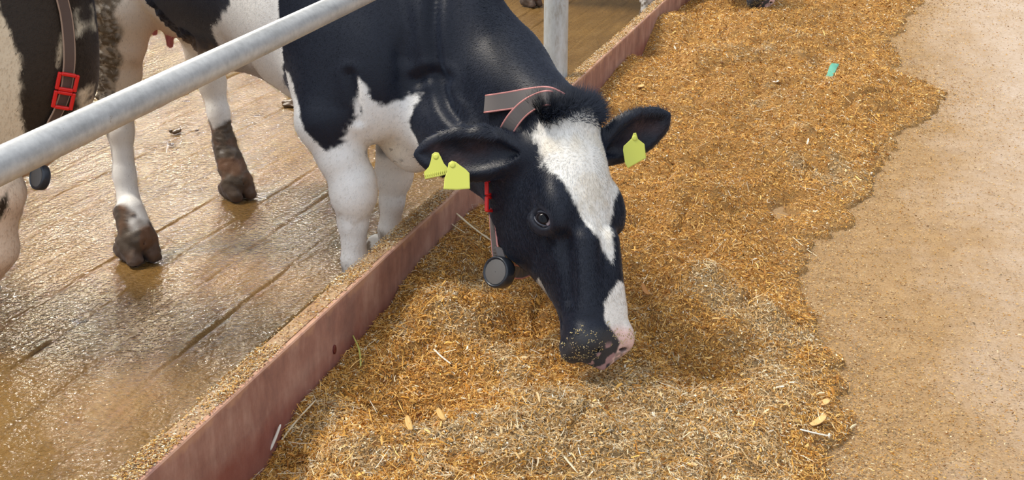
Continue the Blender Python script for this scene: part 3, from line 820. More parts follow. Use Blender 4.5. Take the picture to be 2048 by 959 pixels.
    C = blend(C, mz * (1 - wl), A(.035, .036, .04))
    C = blend(C, mz * wl * .85, A(.78, .50, .45))
    spots = sstep(.05, .25, noise(P, 120, 99)) * mz * wl * sstep(.595, .625, a + .3 * np.clip(-n - .07, 0, .2)); C = blend(C, .75 * spots, A(.16, .13, .11))
    pk = sstep(.2, .35, noise(P, 45, 98)) * mz * (1 - wl) * (np.abs(s) < .04) * sstep(.585, .605, a); C = blend(C, .7 * pk, A(.55, .33, .33))
    for sd in (-1, 1):
        c = hp(.598, sd * .045, -.060); C = blend(C, np.exp(-((P - c) ** 2).sum(1) / .015 ** 2) * ishead, A(.008, .006, .006))
    chinw = ishead & (n < -.178) & (a > .385) & (a < .475); C = blend(C, chinw * .9, A(.7, .68, .62))
    for sd in (-1, 1):
        de = np.linalg.norm(P - hp(.272, sd * .118, -.072), axis=1); C = blend(C, .8 * sstep(.05, .03, de) * ishead, A(.020, .022, .032))
    # ears: brownish pink inside
    for (bs, e, w_, o, L) in (info['eR'], info['eL']):
        q = P - bs; t = q @ e; v = q @ w_; h = q @ o
        m = (t > .12 * L) & (t < 1.02 * L) & (np.abs(v) < .05) & (np.abs(h) < .05) & ((Nn @ o) > .2)
        for (tt, vv, rr, am) in ((.62, .012, .020, .8), (.78, -.012, .016, .7), (.45, -.012, .022, .45)):
            C = blend(C, m * am * np.exp(-(((t - tt * L) / (1.4 * rr)) ** 2 + ((v - vv) / rr) ** 2)), A(.075, .045, .048))
    return np.clip(C, 0, 1)

def cow_hairdir(P):
    a, s, n = hloc(P); hd = (a > -.06) & (a < .7) & (np.abs(s) < .17) & (n > -.3) & (P[:, 0] > .2)
    D = np.tile(-b_ * .6 - UP * .6, (len(P), 1))
    nk = (P[:, 0] > 0) & ~hd; D[nk] = -ha * .2 + A(-.6, .2, -.6)
    t = np.tanh((a - .13) / .05)[:, None]
    Dh = ha * t + hs * (np.sign(s) * (1.1 - np.abs(t[:, 0])))[:, None]
    # the photo's crest: hair lies up over the poll
    D[hd] = Dh[hd]
    return D

P, Q, INF = build_feeding_cow(); NN = vnormals(P, Q); PICK = Picker(P); CC = coat_feeding(P, NN, INF)
# folds of the neck skin behind the jaw and shoulder
for line, dep, wid in (([(870, -20), (866, 60), (872, 120), (886, 180), (908, 228), (945, 262)], .013, .017), ([(800, -10), (812, 50), (806, 110)], .006, .02), ([(835, 160), (865, 148), (895, 158)], .010, .016), ([(700, 150), (712, 200), (716, 240)], .008, .014)):
    L_ = [PICK(x, y, None, 8) for (x, y) in line]; L_ = catmull([p for p in L_ if p is not None], 8)
    dd = np.full(len(P), 9.)
    near_ = np.where((np.abs(P - L_.mean(0)) < .5).all(1))[0]
    for k in range(len(L_)): dd[near_] = np.minimum(dd[near_], np.linalg.norm(P[near_] - L_[k], axis=1))
    P = P - NN * (dep * np.exp(-(dd / wid) ** 2) - .35 * dep * np.exp(-((dd - 2 * wid) / wid) ** 2))[:, None]
# caked mud relief on the near hind leg
mudm = (np.abs(CC - A(.15, .12, .085)).sum(1) < .16) | (np.abs(CC - MUD).sum(1) < .09)
mudm &= P[:, 0] < -.8
P = P + NN * (mudm * (.002 + .0045 * np.clip(noise(P, 60, 41) + .5 * noise(P, 130, 42), -.6, 1)) * np.where(P[:, 2] < .4, .8, 2.6))[:, None]
NN = vnormals(P, Q)
cow = empty('cow', (-.5, 3.5, 0))
tag(cow, 'black and white cow with white blaze and yellow ear tags eating feed over the kerb', 'cow', 'cows at the feed kerb')
COWTREE = []
body = under(make_mesh('body', P, Q.astype(np.int32), M_COAT, cow, col=CC), cow)
CAKX = atY(232, 100, 3.6) @ RT
EYE0 = hp(.268, -.118, -.066); EYE1 = hp(.268, .118, -.066)
def w_hair(c):
    a, s, n = hloc(c); hd = (c[:, 0] > .2)
    return np.where(hd, 5.0, 1.3) * np.where((c[:, 0] < -.6) & (c[:, 2] < .2), .1, 1) * np.where((c[:, 0] < -.9) & (c[:, 1] < 3.9) & ((c @ RT) < CAKX), .15, 1) * np.where(a > .56, .12, 1) * np.where(np.minimum(np.linalg.norm(c - EYE0, axis=1), np.linalg.norm(c - EYE1, axis=1)) < .036, .02, 1)
def l_hair(p):
    a, s, n = hloc(p); hd = (p[:, 0] > .2) & (a > -.06) & (n > -.3)
    return np.where(hd, np.where(a < .06, .015, .0095), .009) * np.where(a > .5, .4, 1) * np.where(p[:, 2] < .2, .6, 1)
hairs('coat_hair', P, Q, NN, CC, 190000, w_hair, l_hair, cow_hairdir, M_HAIR, cow, 5, .00062, .24)
# tuft on the poll
rng = np.random.default_rng(12)
def tuft(name, parent):
    n_ = 9000; V = []; Cc = []; F4 = []; F3 = []; NV = []
    th = rng.uniform(-1, 1, n_); rr = rng.uniform(0, 1, n_)
    a0 = -.025 + .05 * rr + .01 * rng.normal(size=n_); s0_ = th * .085 - .018
    root = np.array([hp(x, y, .012 - .9 * y * y * 4 - max(0, -x) * .8) for x, y in zip(a0, s0_)])
    D = (hn * .7)[None] + ha * rng.normal(.05, .45, n_)[:, None] + hs * (th * .55 + rng.normal(0, .3, n_))[:, None] - ha * .55
    D /= np.linalg.norm(D, axis=1)[:, None]; L = rng.uniform(.028, .058, n_)[:, None]
    sag = (ha * .010 + hs * 0)[None] * rng.normal(0, 1.3, n_)[:, None]
    sd = np.cross(D, hs + .3 * ha); sd /= np.linalg.norm(sd, axis=1)[:, None]; sd = sd * .0008
    p1 = root + D * L * .5 + sag * .4; p2 = root + D * L + sag
    V = np.stack([root - sd, root + sd, p1 + sd * .8, p1 - sd * .8, p2], 1).reshape(-1, 3)
    k = np.arange(n_)[:, None] * 5
    nn = np.repeat(unit(hn * .8 - ha * .5)[None], len(V), 0)
    o = make_mesh(name, V, [(k + [[3, 2, 1, 0]]).astype(np.int32), (k + [[4, 2, 3]]).astype(np.int32)], M_HAIR, col=np.tile(BLACK * 1.3, (len(V), 1)), normals=nn)
    under(o, parent); o['kind'] = 'stuff'; return o
tuft('poll_tuft', cow)
# eyes with lids
def eye(sd):
    e = hp(.268, sd * .118, -.066); en = unit(hs * sd * .74 + hn * .67 + ha * .06)
    al = unit(ha * .66 + hn * .58 - hs * sd * .38); al = unit(al - en * (al @ en)); up_ = np.cross(en, al)
    if up_ @ hn < 0: up_ = -up_
    R_ = .027; c = e - en * .0235
    th = np.linspace(0, math.pi, 25); ph = np.linspace(0, 2 * math.pi, 33)[:-1]
    V = []; Cl = []
    for t in th:
        for p in ph:
            d = en * math.cos(t) + al * math.sin(t) * math.cos(p) + up_ * math.sin(t) * math.sin(p)
            V.append(c + d * R_ * (1.04 if t < .6 else 1))
            al_c = math.sin(t) * math.cos(p)
            if t < .30: Cl.append((.002, .003, .006))
            elif t < .66 and al_c < .56: Cl.append((.010, .008, .010))
            elif al_c > .72: Cl.append((.45, .10, .12))
            elif al_c > .38: Cl.append((.75, .62, .64))
            else: Cl.append((.03, .026, .03))
    F = []
    for i in range(24):
        for j in range(32): F.append([i * 32 + j, (i + 1) * 32 + j, (i + 1) * 32 + (j + 1) % 32, i * 32 + (j + 1) % 32])
    o = make_mesh('eye', np.array(V), np.array(F, np.int32), M_EYE, col=np.array(Cl)); under(o, cow); o['label'] = 'dark glossy eye'
    if up_ @ hn < 0: up_ = -up_
    for (k0, mt_, rl, ru, out, w1, w2, dn) in (('eyelid', M_LID, .0022, .0034, .0016, .0262, .0160, 0),):
        pts = []; rr_ = []
        for t in np.linspace(0, 2 * math.pi, 49)[:-1]:
            x = math.cos(t); y = math.sin(t) * (1 - .28 * max(x, 0) ** 2 - .12 * min(x, 0) ** 2)
            q = al * (x * w1 + (.004 if x > .7 else 0)) + up_ * (y * w2 - dn)
            h = math.sqrt(max((R_ * 1.01) ** 2 - q @ q, 0)) if q @ q < (R_ * .97) ** 2 else R_ * .25 - (math.sqrt(q @ q) - R_ * .97) * .55
            pts.append(c + q + en * (h + out)); rr_.append(ru if y > 0 else rl)
        pts += pts[:2]; rr_ += rr_[:2]
        m_ = MB(); m_.tube(pts, rr_, 12, cap=False); lid = under(m_.build(k0, mt_, cow), cow)
        if k0 == 'eyelid': lid['label'] = 'bluish grey wet eyelid rim'
for sd in (-1, 1): eye(sd)
# feed crumbs stuck on the muzzle
def muzzle_crumbs():
    a, s, n = hloc(P); sel = np.where((a > .545) & (P[:, 0] > .3) & (Nn_dot > -.3))[0]
Nn_dot = NN @ vd
def crumbs_on(name, sel, cnt, size, parent, cols, seed):
    r = np.random.default_rng(seed); i = r.choice(sel, cnt); p = P[i] + r.normal(0, .003, (cnt, 3)); n = NN[i]
    d = r.normal(size=(cnt, 3)); d -= n * (d * n).sum(1)[:, None]; d /= np.linalg.norm(d, axis=1)[:, None]; w = np.cross(n, d)
    L = r.uniform(.4, 1.6, (cnt, 1)) * size; W = r.uniform(.25, .6, (cnt, 1)) * size; n2 = n * .0012
    V = np.stack([p - d * L - w * W + n2 * .3, p + d * L - w * W + n2 * .3, p + d * L + w * W + n2 * .3, p - d * L + w * W + n2 * .3, p + n2 * 2], 1).reshape(-1, 3)
    k = np.arange(cnt)[:, None] * 5; F3 = np.concatenate([k + [[0, 1, 4]], k + [[1, 2, 4]], k + [[2, 3, 4]], k + [[3, 0, 4]]])
    c = np.asarray(cols)[r.integers(0, len(cols), cnt)] * r.uniform(.7, 1.2, (cnt, 1))
    o = make_mesh(name, V, F3.astype(np.int32), M_STRAW, col=np.repeat(c, 5, 0)); under(o, parent); o['kind'] = 'stuff'; return o
_a, _s, _n = hloc(P)
_dens = fbm(P, 40, 2, 55)
_sel = np.where((_a > .545) & (P[:, 0] > .3) & (np.abs(_s) < .12) & (_dens + 3.5 * (_a - .585) > .08) & (_n > -.16))[0]
crumbs_on('feed_crumbs', _sel, 900, .0017, cow, [(.5, .36, .14), (.62, .5, .3), (.42, .36, .18)], 7)
# ------------------------------------------------------------------ collar and ear tags
def child_of_part(o, part):
    o.parent = part; o.matrix_parent_inverse.identity(); o.location = (0, 0, 0); return o
def strap(name, pts, wd, width, th, mt, root, edge_mat=M_PINK):
    m_ = MB(); m_.ribbon(pts, wd, width, th); o = under(m_.build(name, mt, root, smooth=False), root)
    T = np.gradient(pts, axis=0); e = MB()
    for sg in (-1, 1):
        L = []
        for i in range(len(pts)):
            t = unit(T[i]); w = unit(wd[i] - t * (wd[i] @ t)); L.append(pts[i] + w * sg * width / 2)
        e.tube(L, th * .62, 8)
    q = child_of_part(e.build('strap_edge', edge_mat, o), o); q['label'] = 'pink worn strap edge' if edge_mat is M_PINK else 'pale brown strap edge'
    return o
def buckle(parent, c, along, across, nrm, s=1.0, mt=M_RED):
    m_ = MB(); M3 = (np.stack([across, along, nrm], 1), c)
    for cy in (-.026 * s, .026 * s):
        m_.box((-.028 * s, cy - .024 * s, .0), (-.018 * s, cy + .024 * s, .010), M3, .002)
        m_.box((.018 * s, cy - .024 * s, .0), (.028 * s, cy + .024 * s, .010), M3, .002)
        for k in (-.021 * s, .021 * s):
            m_.box((-.019 * s, cy + k - .0045 * s, .0), (.019 * s, cy + k + .0045 * s, .011), M3, .002)
    o = child_of_part(m_.build('buckle', mt, parent, smooth=False), parent); o['label'] = 'red plastic double buckle'; return o
def lathe(m_, c, nrm, prof, n=48):
    nrm = unit(nrm); u = unit(np.cross(nrm, UP)); w = np.cross(nrm, u); V = []; F = []
    for (a, r) in prof:
        for k in range(n):
            t = 2 * math.pi * k / n; V.append(c + nrm * a + (u * math.cos(t) + w * math.sin(t)) * r)
    for i in range(len(prof) - 1):
        for k in range(n): F.append([i * n + k, i * n + (k + 1) % n, (i + 1) * n + (k + 1) % n, (i + 1) * n + k])
    m_.add(V, F)
def disc(parent, c, nrm, r=.040, th=.013):
    m_ = MB(); lathe(m_, c, nrm, [(-th, .001), (-th, r * .9), (-th * .8, r * .98), (-th * .3, r), (th * .5, r), (th * .85, r * .97), (th, r * .91), (th, r * .84), (th * .75, r * .81), (th * .75, .001)])
    o = child_of_part(m_.build('transponder_disc', M_DISC, parent), parent); o['label'] = 'round dark plastic disc hanging at the throat'
    m2 = MB(); lathe(m2, c, nrm, [(th * .76, r * .80), (th * .86, r * .79), (th * .90, r * .74), (th * .90, .001)])
    f_ = child_of_part(m2.build('disc_face', M_DISCF, parent), parent); f_['label'] = 'grey disc face'
    return o

ctr = hp(.10, -.03, -.20)
loopP = [(1124, 212, .02), (1100, 196, .05), (1072, 202, .05), (1042, 222, .05), (1016, 256, .05), (995, 310, .03), (988, 365, .02), (986, 420, .01), (988, 470, .01), (998, 515, .01), (1040, 545, -.06), (1095, 500, -.22), (1150, 420, -.32), (1165, 310, -.29), (1150, 235, -.14), (1120, 208, .02)]
def on_cow(x, y, d, back):
    p = atP(x, y, ctr, vd) + vd * d
    if back: return p
    q = PICK(x, y, None, 6)
    return p if q is None else q - unit(ray(x, y)) * .030
pts = catmull([on_cow(x, y, d, d < 0 or i in (0, 15) or x < 1000) for i, (x, y, d) in enumerate(loopP)], 7)
wdir = []
ax_n = unit(hp(.1, 0, -.1) - atY(985, 165, 3.28))          # neck axis, roughly the strap's width direction
_T = np.gradient(pts, axis=0)
for i in range(len(pts)):
    k = sstep(26, 36, np.array(float(i))) * (1 - sstep(58, 70, np.array(float(i)))); k2 = 1.0 if i < 50 else 0.0
    flat_ = unit(np.cross(unit(_T[i]), vd)); flat_ = flat_ if flat_ @ ax_n > 0 else -flat_
    wdir.append(unit(flat_ * (1 - k) + (unit(-RT * .45 + vd * -.9) * np.sign((unit(-RT * .45 + vd * -.9)) @ flat_ + 1e-6)) * k))
collar = strap('neck_collar', pts, np.array(wdir), .034, .004, M_STRAP, cow)
collar['label'] = 'grey webbing collar with pink worn edges'
# loose end of the strap lying over the neck
te = [(1122, 204, .0), (1095, 192, .0), (1060, 194, .0), (1018, 201, .0), (970, 208, .0)]
tp = catmull([on_cow(x, y, .05, False) - unit(ray(x, y)) * (-.012 if 0 < i else -.03) for i, (x, y, d) in enumerate(te)], 6)
loose = child_of_part(strap('strap_end', tp, np.tile(unit(VU + .15 * RT), (len(tp), 1)), .044, .0045, M_STRAP, cow), collar)
for ch in list(loose.children):
    ch.parent = collar; ch.location = (0, 0, 0)
bc = atP(985, 392, ctr, vd) + vd * .035
buckle(collar, bc, unit(VU), unit(RT * .35 + vd * -.9), unit(-RT * .95 - vd * .3), .82)
dc = atP(1000, 543, ctr, vd) + vd * .035
disc(collar, dc, unit(vd * .80 - RT * .58 + UP * .12), .042, .019)
m_ = MB(); m_.box((-.012, -.03, -.006), (.012, .02, .006), (np.stack([unit(RT - VU * .2), unit(VU + RT * -.3), unit(np.cross(unit(RT - VU * .2), unit(VU + RT * -.3)))], 1), atP(1003, 508, ctr, vd) + vd * .03), .003)
child_of_part(m_.build('disc_clip', M_STRAP, collar, smooth=False), collar)

def ear_tag(poly, stud, c3, nrm, label, ridges=None, text=None):
    nrm = unit(nrm); P3 = [atP(x, y, c3, nrm) for (x, y) in poly]
    m_ = MB(); m_.plate(P3, nrm, .0013)
    o = under(m_.build('ear_tag', M_TAG, cow, smooth=False), cow); o['label'] = label
    sc = atP(stud[0], stud[1], c3, nrm); m2 = MB(); m2.tube([sc - nrm * .012, sc + nrm * .001, sc + nrm * .0025, sc + nrm * .003], [.003, .0075, .0068, .004], 20)
    child_of_part(m2.build('tag_stud', M_TAG, o), o)
    if ridges:
        m3 = MB()
        for (x0, y0, x1, y1) in ridges:
            m3.tube([atP(x0, y0, c3, nrm) + nrm * .0018, atP(x1, y1, c3, nrm) + nrm * .0018], .0009, 6)
        child_of_part(m3.build('ridge_marks', M_TAG, o), o)
    return o
eb, ee, ew, eo, eL_ = INF['eR']
tc = eb + ee * eL_ * .62 + vd * .042
ear_tag([(864, 308), (870, 304), (877, 305), (882, 314), (888, 327), (898, 338), (899, 347), (880, 352), (850, 358), (848, 344), (858, 333), (862, 320)], (872, 313), tc, unit(vd + UP * .1 - RT * .15), 'yellow ear tag with a narrow neck and fine ridges',
        [(851 + 4.2 * i, 348 - .9 * i, 851.6 + 4.2 * i, 354 - .9 * i) for i in range(11)])
ear_tag([(897, 326), (904, 321), (912, 324), (921, 331), (931, 338), (939, 346), (940, 377), (914, 379), (887, 378), (889, 356), (894, 344)], (905, 330), tc + vd * .006, unit(vd + UP * .25 + RT * .1), 'yellow square ear tag beside the ridged one')
lb, le, lw, lo, lL = INF['eL']
tc2 = lb + le * lL * .45 + vd * .036
ear_tag([(1263, 277), (1267, 266), (1272, 265), (1276, 278), (1289, 288), (1292, 316), (1270, 328), (1256, 336), (1250, 326), (1246, 300), (1247, 292)], (1269, 276), tc2, unit(vd + UP * .1 + RT * .35), 'single yellow ear tag hanging in the ear beside the feed')

# ------------------------------------------------------------------ feed
MOUNDS = [(900, 640, .05, .17, .15), (850, 790, -.055, .13, .10), (720, 900, .02, .15, .12), (1150, 860, .03, .2, .12), (1050, 650, -.05, .09, .10),
          (1275, 560, -.05, .09, .16), (1290, 430, -.05, .09, .15), (1380, 470, -.04, .12, .12), (1400, 560, .035, .12, .12), (1560, 600, .04, .13, .16), (1430, 690, -.05, .13, .12),
          (1560, 360, -.05, .15, .16), (1440, 320, -.045, .12, .14), (1250, 290, .03, .10, .14), (1600, 270, .05, .17, .2), (1430, 130, .045, .2, .3),
          (1640, 112, -.05, .08, .25), (1720, 170, .035, .14, .3), (1380, 390, .03, .12, .14), (1730, 340, .03, .12, .3), (1600, 760, .03, .14, .12),
          (1480, 200, -.02, .2, .12), (1330, 60, .02, .12, .4), (1500, 60, .02, .2, .5), (930, 440, .02, .1, .1), (1210, 720, -.03, .13, .09), (1480, 860, .02, .16, .1)]
MW = [(*atZ(x, y, .13)[:2], a, rx, ry) for (x, y, a, rx, ry) in MOUNDS]
KY = [0, 2.24, 2.44, 2.74, 2.99, 3.15, 3.46, 3.72, 3.97, 4.6, 5.72, 6.1, 6.33, 6.6, 6.9, 7.05, 7.3, 7.5, 8.2, 9, 16]
KZ = [.07, .072, .145, .140, .150, .186, .194, .195, .155, .15, .143, .165, .185, .17, .075, .13, .195, .24, .16, .125, .13]
EDG = [atZ(x_, y_, 0) for (x_, y_) in ((1712, 1000), (1722, 880), (1695, 760), (1665, 620), (1660, 500), (1740, 420), (1800, 310), (1890, 235), (1910, 190), (1830, 140), (1790, 85), (1850, 20), (1865, 0))]
EDY = [p[1] for p in EDG]; EDX = [p[0] - .02 for p in EDG]
def feed_h(P):
    x, y = P[:, 0], P[:, 1]; q = P * [1, 1, 0]
    edge = np.interp(y, EDY, EDX) + .05 * noise(q, 4, 62) + .03 * noise(q, 13, 66)
    prof = np.interp(x, [0, .15, .35, .9, 1.2], [0, 0, .02, .01, 0])
    base = .13 * sstep(edge + .10, edge - .62, x)
    kz = np.interp(y, KY, KZ); near = sstep(.28, .0, x)
    h = base * (1 - near) + kz * near + prof
    fall = sstep(edge + .06, edge - .34, x)
    for (mx, my, a, rx, ry) in MW: h = h + 1.75 * a * fall * np.exp(-((x - mx) / rx) ** 2 - ((y - my) / ry) ** 2) * (1 - .8 * sstep(.14, .0, x))
    rough = .030 * fbm(q, 5.5, 3, 63) + .020 * fbm(q, 17, 3, 64) + .007 * noise(q, 70, 65)
    q2 = q + .05 * np.stack([noise(q, 7, 101), noise(q, 7, 102), 0 * x], 1)
    crease = np.clip(.22 - np.abs(noise(q2 * [1, .8, 1], 3.6, 103)), 0, 1) / .22; crease2 = np.clip(.25 - np.abs(noise(q2, 8.5, 104)), 0, 1) / .25
    h = h + (rough - .032 * crease ** 1.5 - .014 * crease2 + .022 * noise(q2, 3.6, 105)) * (fall * .95 + .01) * (.25 + .75 * sstep(.0, .22, x))
    h = np.where(x > edge + .12, np.minimum(h, .004), h)
    return np.where(h < .012, np.minimum(h, .006) - .03 * (1 - fall), h)
# colours of dry and moist straw, the moist ones also painting shade by the head
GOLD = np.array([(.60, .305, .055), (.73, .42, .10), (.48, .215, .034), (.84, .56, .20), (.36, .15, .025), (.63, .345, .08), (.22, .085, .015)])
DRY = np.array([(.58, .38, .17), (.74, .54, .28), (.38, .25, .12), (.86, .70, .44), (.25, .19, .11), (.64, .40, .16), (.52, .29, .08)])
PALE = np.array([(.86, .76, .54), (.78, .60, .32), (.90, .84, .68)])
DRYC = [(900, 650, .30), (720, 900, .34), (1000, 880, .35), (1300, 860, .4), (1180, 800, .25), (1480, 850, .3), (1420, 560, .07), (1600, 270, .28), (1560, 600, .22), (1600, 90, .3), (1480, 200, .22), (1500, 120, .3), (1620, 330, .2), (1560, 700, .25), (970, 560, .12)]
WW = [(*atZ(x, y, .13)[:2], r) for (x, y, r) in [(850, 790, .12), (960, 840, .14), (1055, 650, .10), (1140, 750, .12), (1290, 500, .16), (1430, 690, .12), (740, 730, .10), (1560, 360, .16), (1440, 320, .14), (1330, 240, .2), (1640, 120, .14)]]  # moist hollows, plus shade beside the head put into the straw colour
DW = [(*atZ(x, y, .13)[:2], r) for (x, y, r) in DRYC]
def dry_shade_tone(P):
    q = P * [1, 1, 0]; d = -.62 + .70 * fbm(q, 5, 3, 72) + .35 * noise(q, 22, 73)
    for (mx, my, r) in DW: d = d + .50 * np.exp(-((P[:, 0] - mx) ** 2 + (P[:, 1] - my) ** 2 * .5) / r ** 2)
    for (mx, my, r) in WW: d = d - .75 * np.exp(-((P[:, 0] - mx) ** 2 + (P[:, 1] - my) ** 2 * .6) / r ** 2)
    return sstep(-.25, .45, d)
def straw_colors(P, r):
    n = len(P); d = dry_shade_tone(P) ; pick = r.random(n) < d * .72 + .04
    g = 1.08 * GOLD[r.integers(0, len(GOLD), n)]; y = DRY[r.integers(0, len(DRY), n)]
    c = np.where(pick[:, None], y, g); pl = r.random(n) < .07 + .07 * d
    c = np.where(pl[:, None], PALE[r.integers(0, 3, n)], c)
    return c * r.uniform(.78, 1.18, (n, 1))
M_BASE = mat('feed_fines', (.3, .17, .06), .8)
nt = M_BASE.node_tree; B = nt.nodes['Principled BSDF']; v = coords(nt)
at_ = nt.nodes.new('ShaderNodeAttribute'); at_.attribute_name = 'col'
c = mixc(nt, .75, at_.outputs['Color'], ramp(nt, tnoise(nt, v, 210, 4, .8), [(.34, (.25, .22, .18)), (.5, (.85, .8, .7)), (.66, (1.6, 1.5, 1.3))]), 'MULTIPLY')
nt.links.new(c, B.inputs['Base Color'])
nt.links.new(bump(nt, tnoise(nt, v, 190, 4, .75), 1.0, .006), B.inputs['Normal'])
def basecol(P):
    d = dry_shade_tone(P)[:, None]; h_ = P[:, 2]; d = d; ed = sstep(.035, .004, h_)[:, None]; return A(.36, .215, .082) * ed + (1 - ed) * (A(.42, .225, .062) * (1 - d) + A(.42, .28, .13) * d) * (1 + .25 * noise(P, 45, 74))[:, None]
ysf = [1.3]
while ysf[-1] < 15: ysf.append(ysf[-1] + .008 * max(1, (ysf[-1] / 3) ** 1.3))
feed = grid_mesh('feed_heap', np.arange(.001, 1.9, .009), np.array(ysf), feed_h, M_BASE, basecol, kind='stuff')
tag(feed, 'long heap of chopped straw and silage feed lying along the kerb', 'feed', kind='stuff')

def hnormal(P, e=.006):
    hx = (feed_h(P + [e, 0, 0]) - feed_h(P - [e, 0, 0])) / (2 * e); hy = (feed_h(P + [0, e, 0]) - feed_h(P - [0, e, 0])) / (2 * e)
    n = np.stack([-hx, -hy, np.ones(len(P))], 1); return n / np.linalg.norm(n, axis=1)[:, None]
def sample_y(r, n, y0, y1, pw):
    # density per area falls with distance like the picture scale
    u = r.random(n); a = 1 - pw; return (y0 ** a + u * (y1 ** a - y0 ** a)) ** (1 / a)
def straws(name, n, seed, Lr, Wr, tilt, yr=(1.75, 14), xr=(0.004, 1.75), hfn=feed_h, lift=.004, colf=straw_colors, pw=1.9, keep=None, mt=M_STRAW, curve=.12):
    r = np.random.default_rng(seed); P = np.stack([r.uniform(*xr, n), sample_y(r, n, *yr, pw), np.zeros(n)], 1)
    if keep is not None: P = P[keep(P, r)]
    n = len(P); P[:, 2] = np.maximum(hfn(P), .003); nn = hnormal(P) if hfn is feed_h else np.tile(UP, (n, 1))
    th = r.uniform(0, 2 * math.pi, n); D = np.stack([np.cos(th), np.sin(th), np.zeros(n)], 1)
    D -= nn * (D * nn).sum(1)[:, None]; D /= np.linalg.norm(D, axis=1)[:, None]
    tl = np.clip(r.normal(0, tilt, n), -.9, .9)[:, None]; D = D * np.cos(tl) + nn * np.sin(tl); S_ = np.cross(nn, D); S_ /= np.linalg.norm(S_, axis=1)[:, None]
    ro = r.normal(0, .7, (n, 1)); B_ = np.cross(D, S_); S2 = S_ * np.cos(ro) + B_ * np.sin(ro); B2 = -S_ * np.sin(ro) + B_ * np.cos(ro)
    far = np.maximum(1, P[:, 1] / 4.5)[:, None]
    L = np.exp(r.uniform(np.log(Lr[0]), np.log(Lr[1]), (n, 1))) * far ** .5; W = r.uniform(*Wr, (n, 1)) * far ** .8
    c = P + nn * (lift * r.uniform(.1, 1.6, (n, 1)) + np.abs(np.sin(tl)) * L * .35)
    cv = (r.normal(0, curve, (n, 1)) * L); wid = S2 * W * .5; e0 = c - D * L * .5; e1 = c + D * L * .5; mid = c + S2 * cv + B2 * np.abs(cv) * .5
    ridge = B2 * W * .35
    V = np.stack([e0 - wid * .7, e0 + wid * .7, mid + wid, e1 + wid * .6, e1 - wid * .6, mid - wid, e0 + ridge, mid + ridge, e1 + ridge], 1).reshape(-1, 3)
    k = np.arange(n)[:, None] * 9
    F = np.concatenate([k + [[0, 6, 7, 5]], k + [[6, 1, 2, 7]], k + [[5, 7, 8, 4]], k + [[7, 2, 3, 8]]]).astype(np.int32)
    return make_mesh(name, V, F, mt, col=np.repeat(colf(P, r), 9, 0), smooth=False)
def infeed(P, r):
    h = feed_h(P); return (h > .001 + .045 * r.random(len(P)) ** 1.5) & (P[:, 0] > 0)
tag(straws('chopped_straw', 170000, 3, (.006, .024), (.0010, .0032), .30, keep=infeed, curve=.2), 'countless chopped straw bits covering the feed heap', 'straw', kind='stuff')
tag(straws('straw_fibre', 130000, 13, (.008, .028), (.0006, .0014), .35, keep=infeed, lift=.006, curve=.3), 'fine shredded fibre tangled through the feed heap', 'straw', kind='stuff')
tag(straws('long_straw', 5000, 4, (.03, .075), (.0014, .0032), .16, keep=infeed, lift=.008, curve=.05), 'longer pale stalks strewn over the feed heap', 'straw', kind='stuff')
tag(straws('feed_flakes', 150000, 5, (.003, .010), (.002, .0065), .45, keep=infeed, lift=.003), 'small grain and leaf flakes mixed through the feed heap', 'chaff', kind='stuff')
def slabkeep(P, r):
    ex = np.interp(P[:, 1], EDY, EDX); return (feed_h(P) < .02) & (r.random(len(P)) < 1.0 * np.exp(-np.clip(P[:, 0] - ex + .05, 0, 3) / .22) + .17)
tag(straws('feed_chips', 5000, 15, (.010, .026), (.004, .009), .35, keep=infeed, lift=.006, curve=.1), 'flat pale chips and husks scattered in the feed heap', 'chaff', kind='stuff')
tag(straws('loose_chaff', 260000, 6, (.002, .010), (.0012, .0038), .08, xr=(1.05, 3.2), hfn=lambda P: np.maximum(feed_h(P), .004), keep=slabkeep, lift=.0015, colf=lambda P, r: np.vstack([GOLD, DRY])[r.integers(0, 14, len(P))] * r.uniform(.55, 1.0, (len(P), 1))), 'sparse crumbs of feed scattered on the bare concrete', 'chaff', kind='stuff')
def topkeep(P, r):
    return r.random(len(P)) < (.25 + .75 * sstep(-.2, .3, noise(P, 6, 88))) * np.interp(P[:, 1], [1.8, 2.6, 3.4, 6], [.45, .45, .9, 1])
tag(straws('kerb_crumbs', 30000, 8, (.002, .009), (.0015, .004), .1, yr=(1.6, 10), xr=(-.064, -.006), hfn=lambda P: np.full(len(P), .3005), keep=topkeep, lift=.0025, colf=lambda P, r: np.vstack([GOLD, DRY, PALE])[r.integers(0, 17, len(P))] * r.uniform(.6, 1.1, (len(P), 1)), pw=1.3), 'golden crumbs of feed dusting the top of the kerb', 'chaff', kind='stuff')
# ------------------------------------------------------------------ things lying in the feed
def feed_point(x, y, up=.0):
    z = .14
    for _ in range(8):
        p = atZ(x, y, z); z = .6 * z + .4 * float(feed_h(p[None])[0])
    p[2] = float(feed_h(p[None])[0]) + up; return p
def stalk(name, p0, p1, r0, label, mt, bend=.05, flat=.45):
    p0 = np.asarray(p0); p1 = np.asarray(p1); m = (p0 + p1) / 2 + np.cross(unit(p1 - p0), UP) * bend * np.linalg.norm(p1 - p0)
    pts = catmull([p0, m, p1], 6); m_ = MB()
    m_.tube(pts, np.interp(np.linspace(0, 1, len(pts)), [0, .1, .5, .9, 1], [r0 * .7, r0, r0 * .92, r0 * .8, r0 * .4]), 8, flat=(UP, flat))
    o = m_.build(name, mt); tag(o, label, 'straw', 'single pieces standing out in the feed'); return o
M_PALE = mat('pale_straw_stalk', (.72, .62, .42), .5); M_WHITE = mat('bleached_stalk', (.80, .76, .66), .55)
M_TAN = mat('tan_husk', (.62, .38, .13), .6); M_CHIP = mat('wood_chip_pale', (.70, .44, .18), .65)
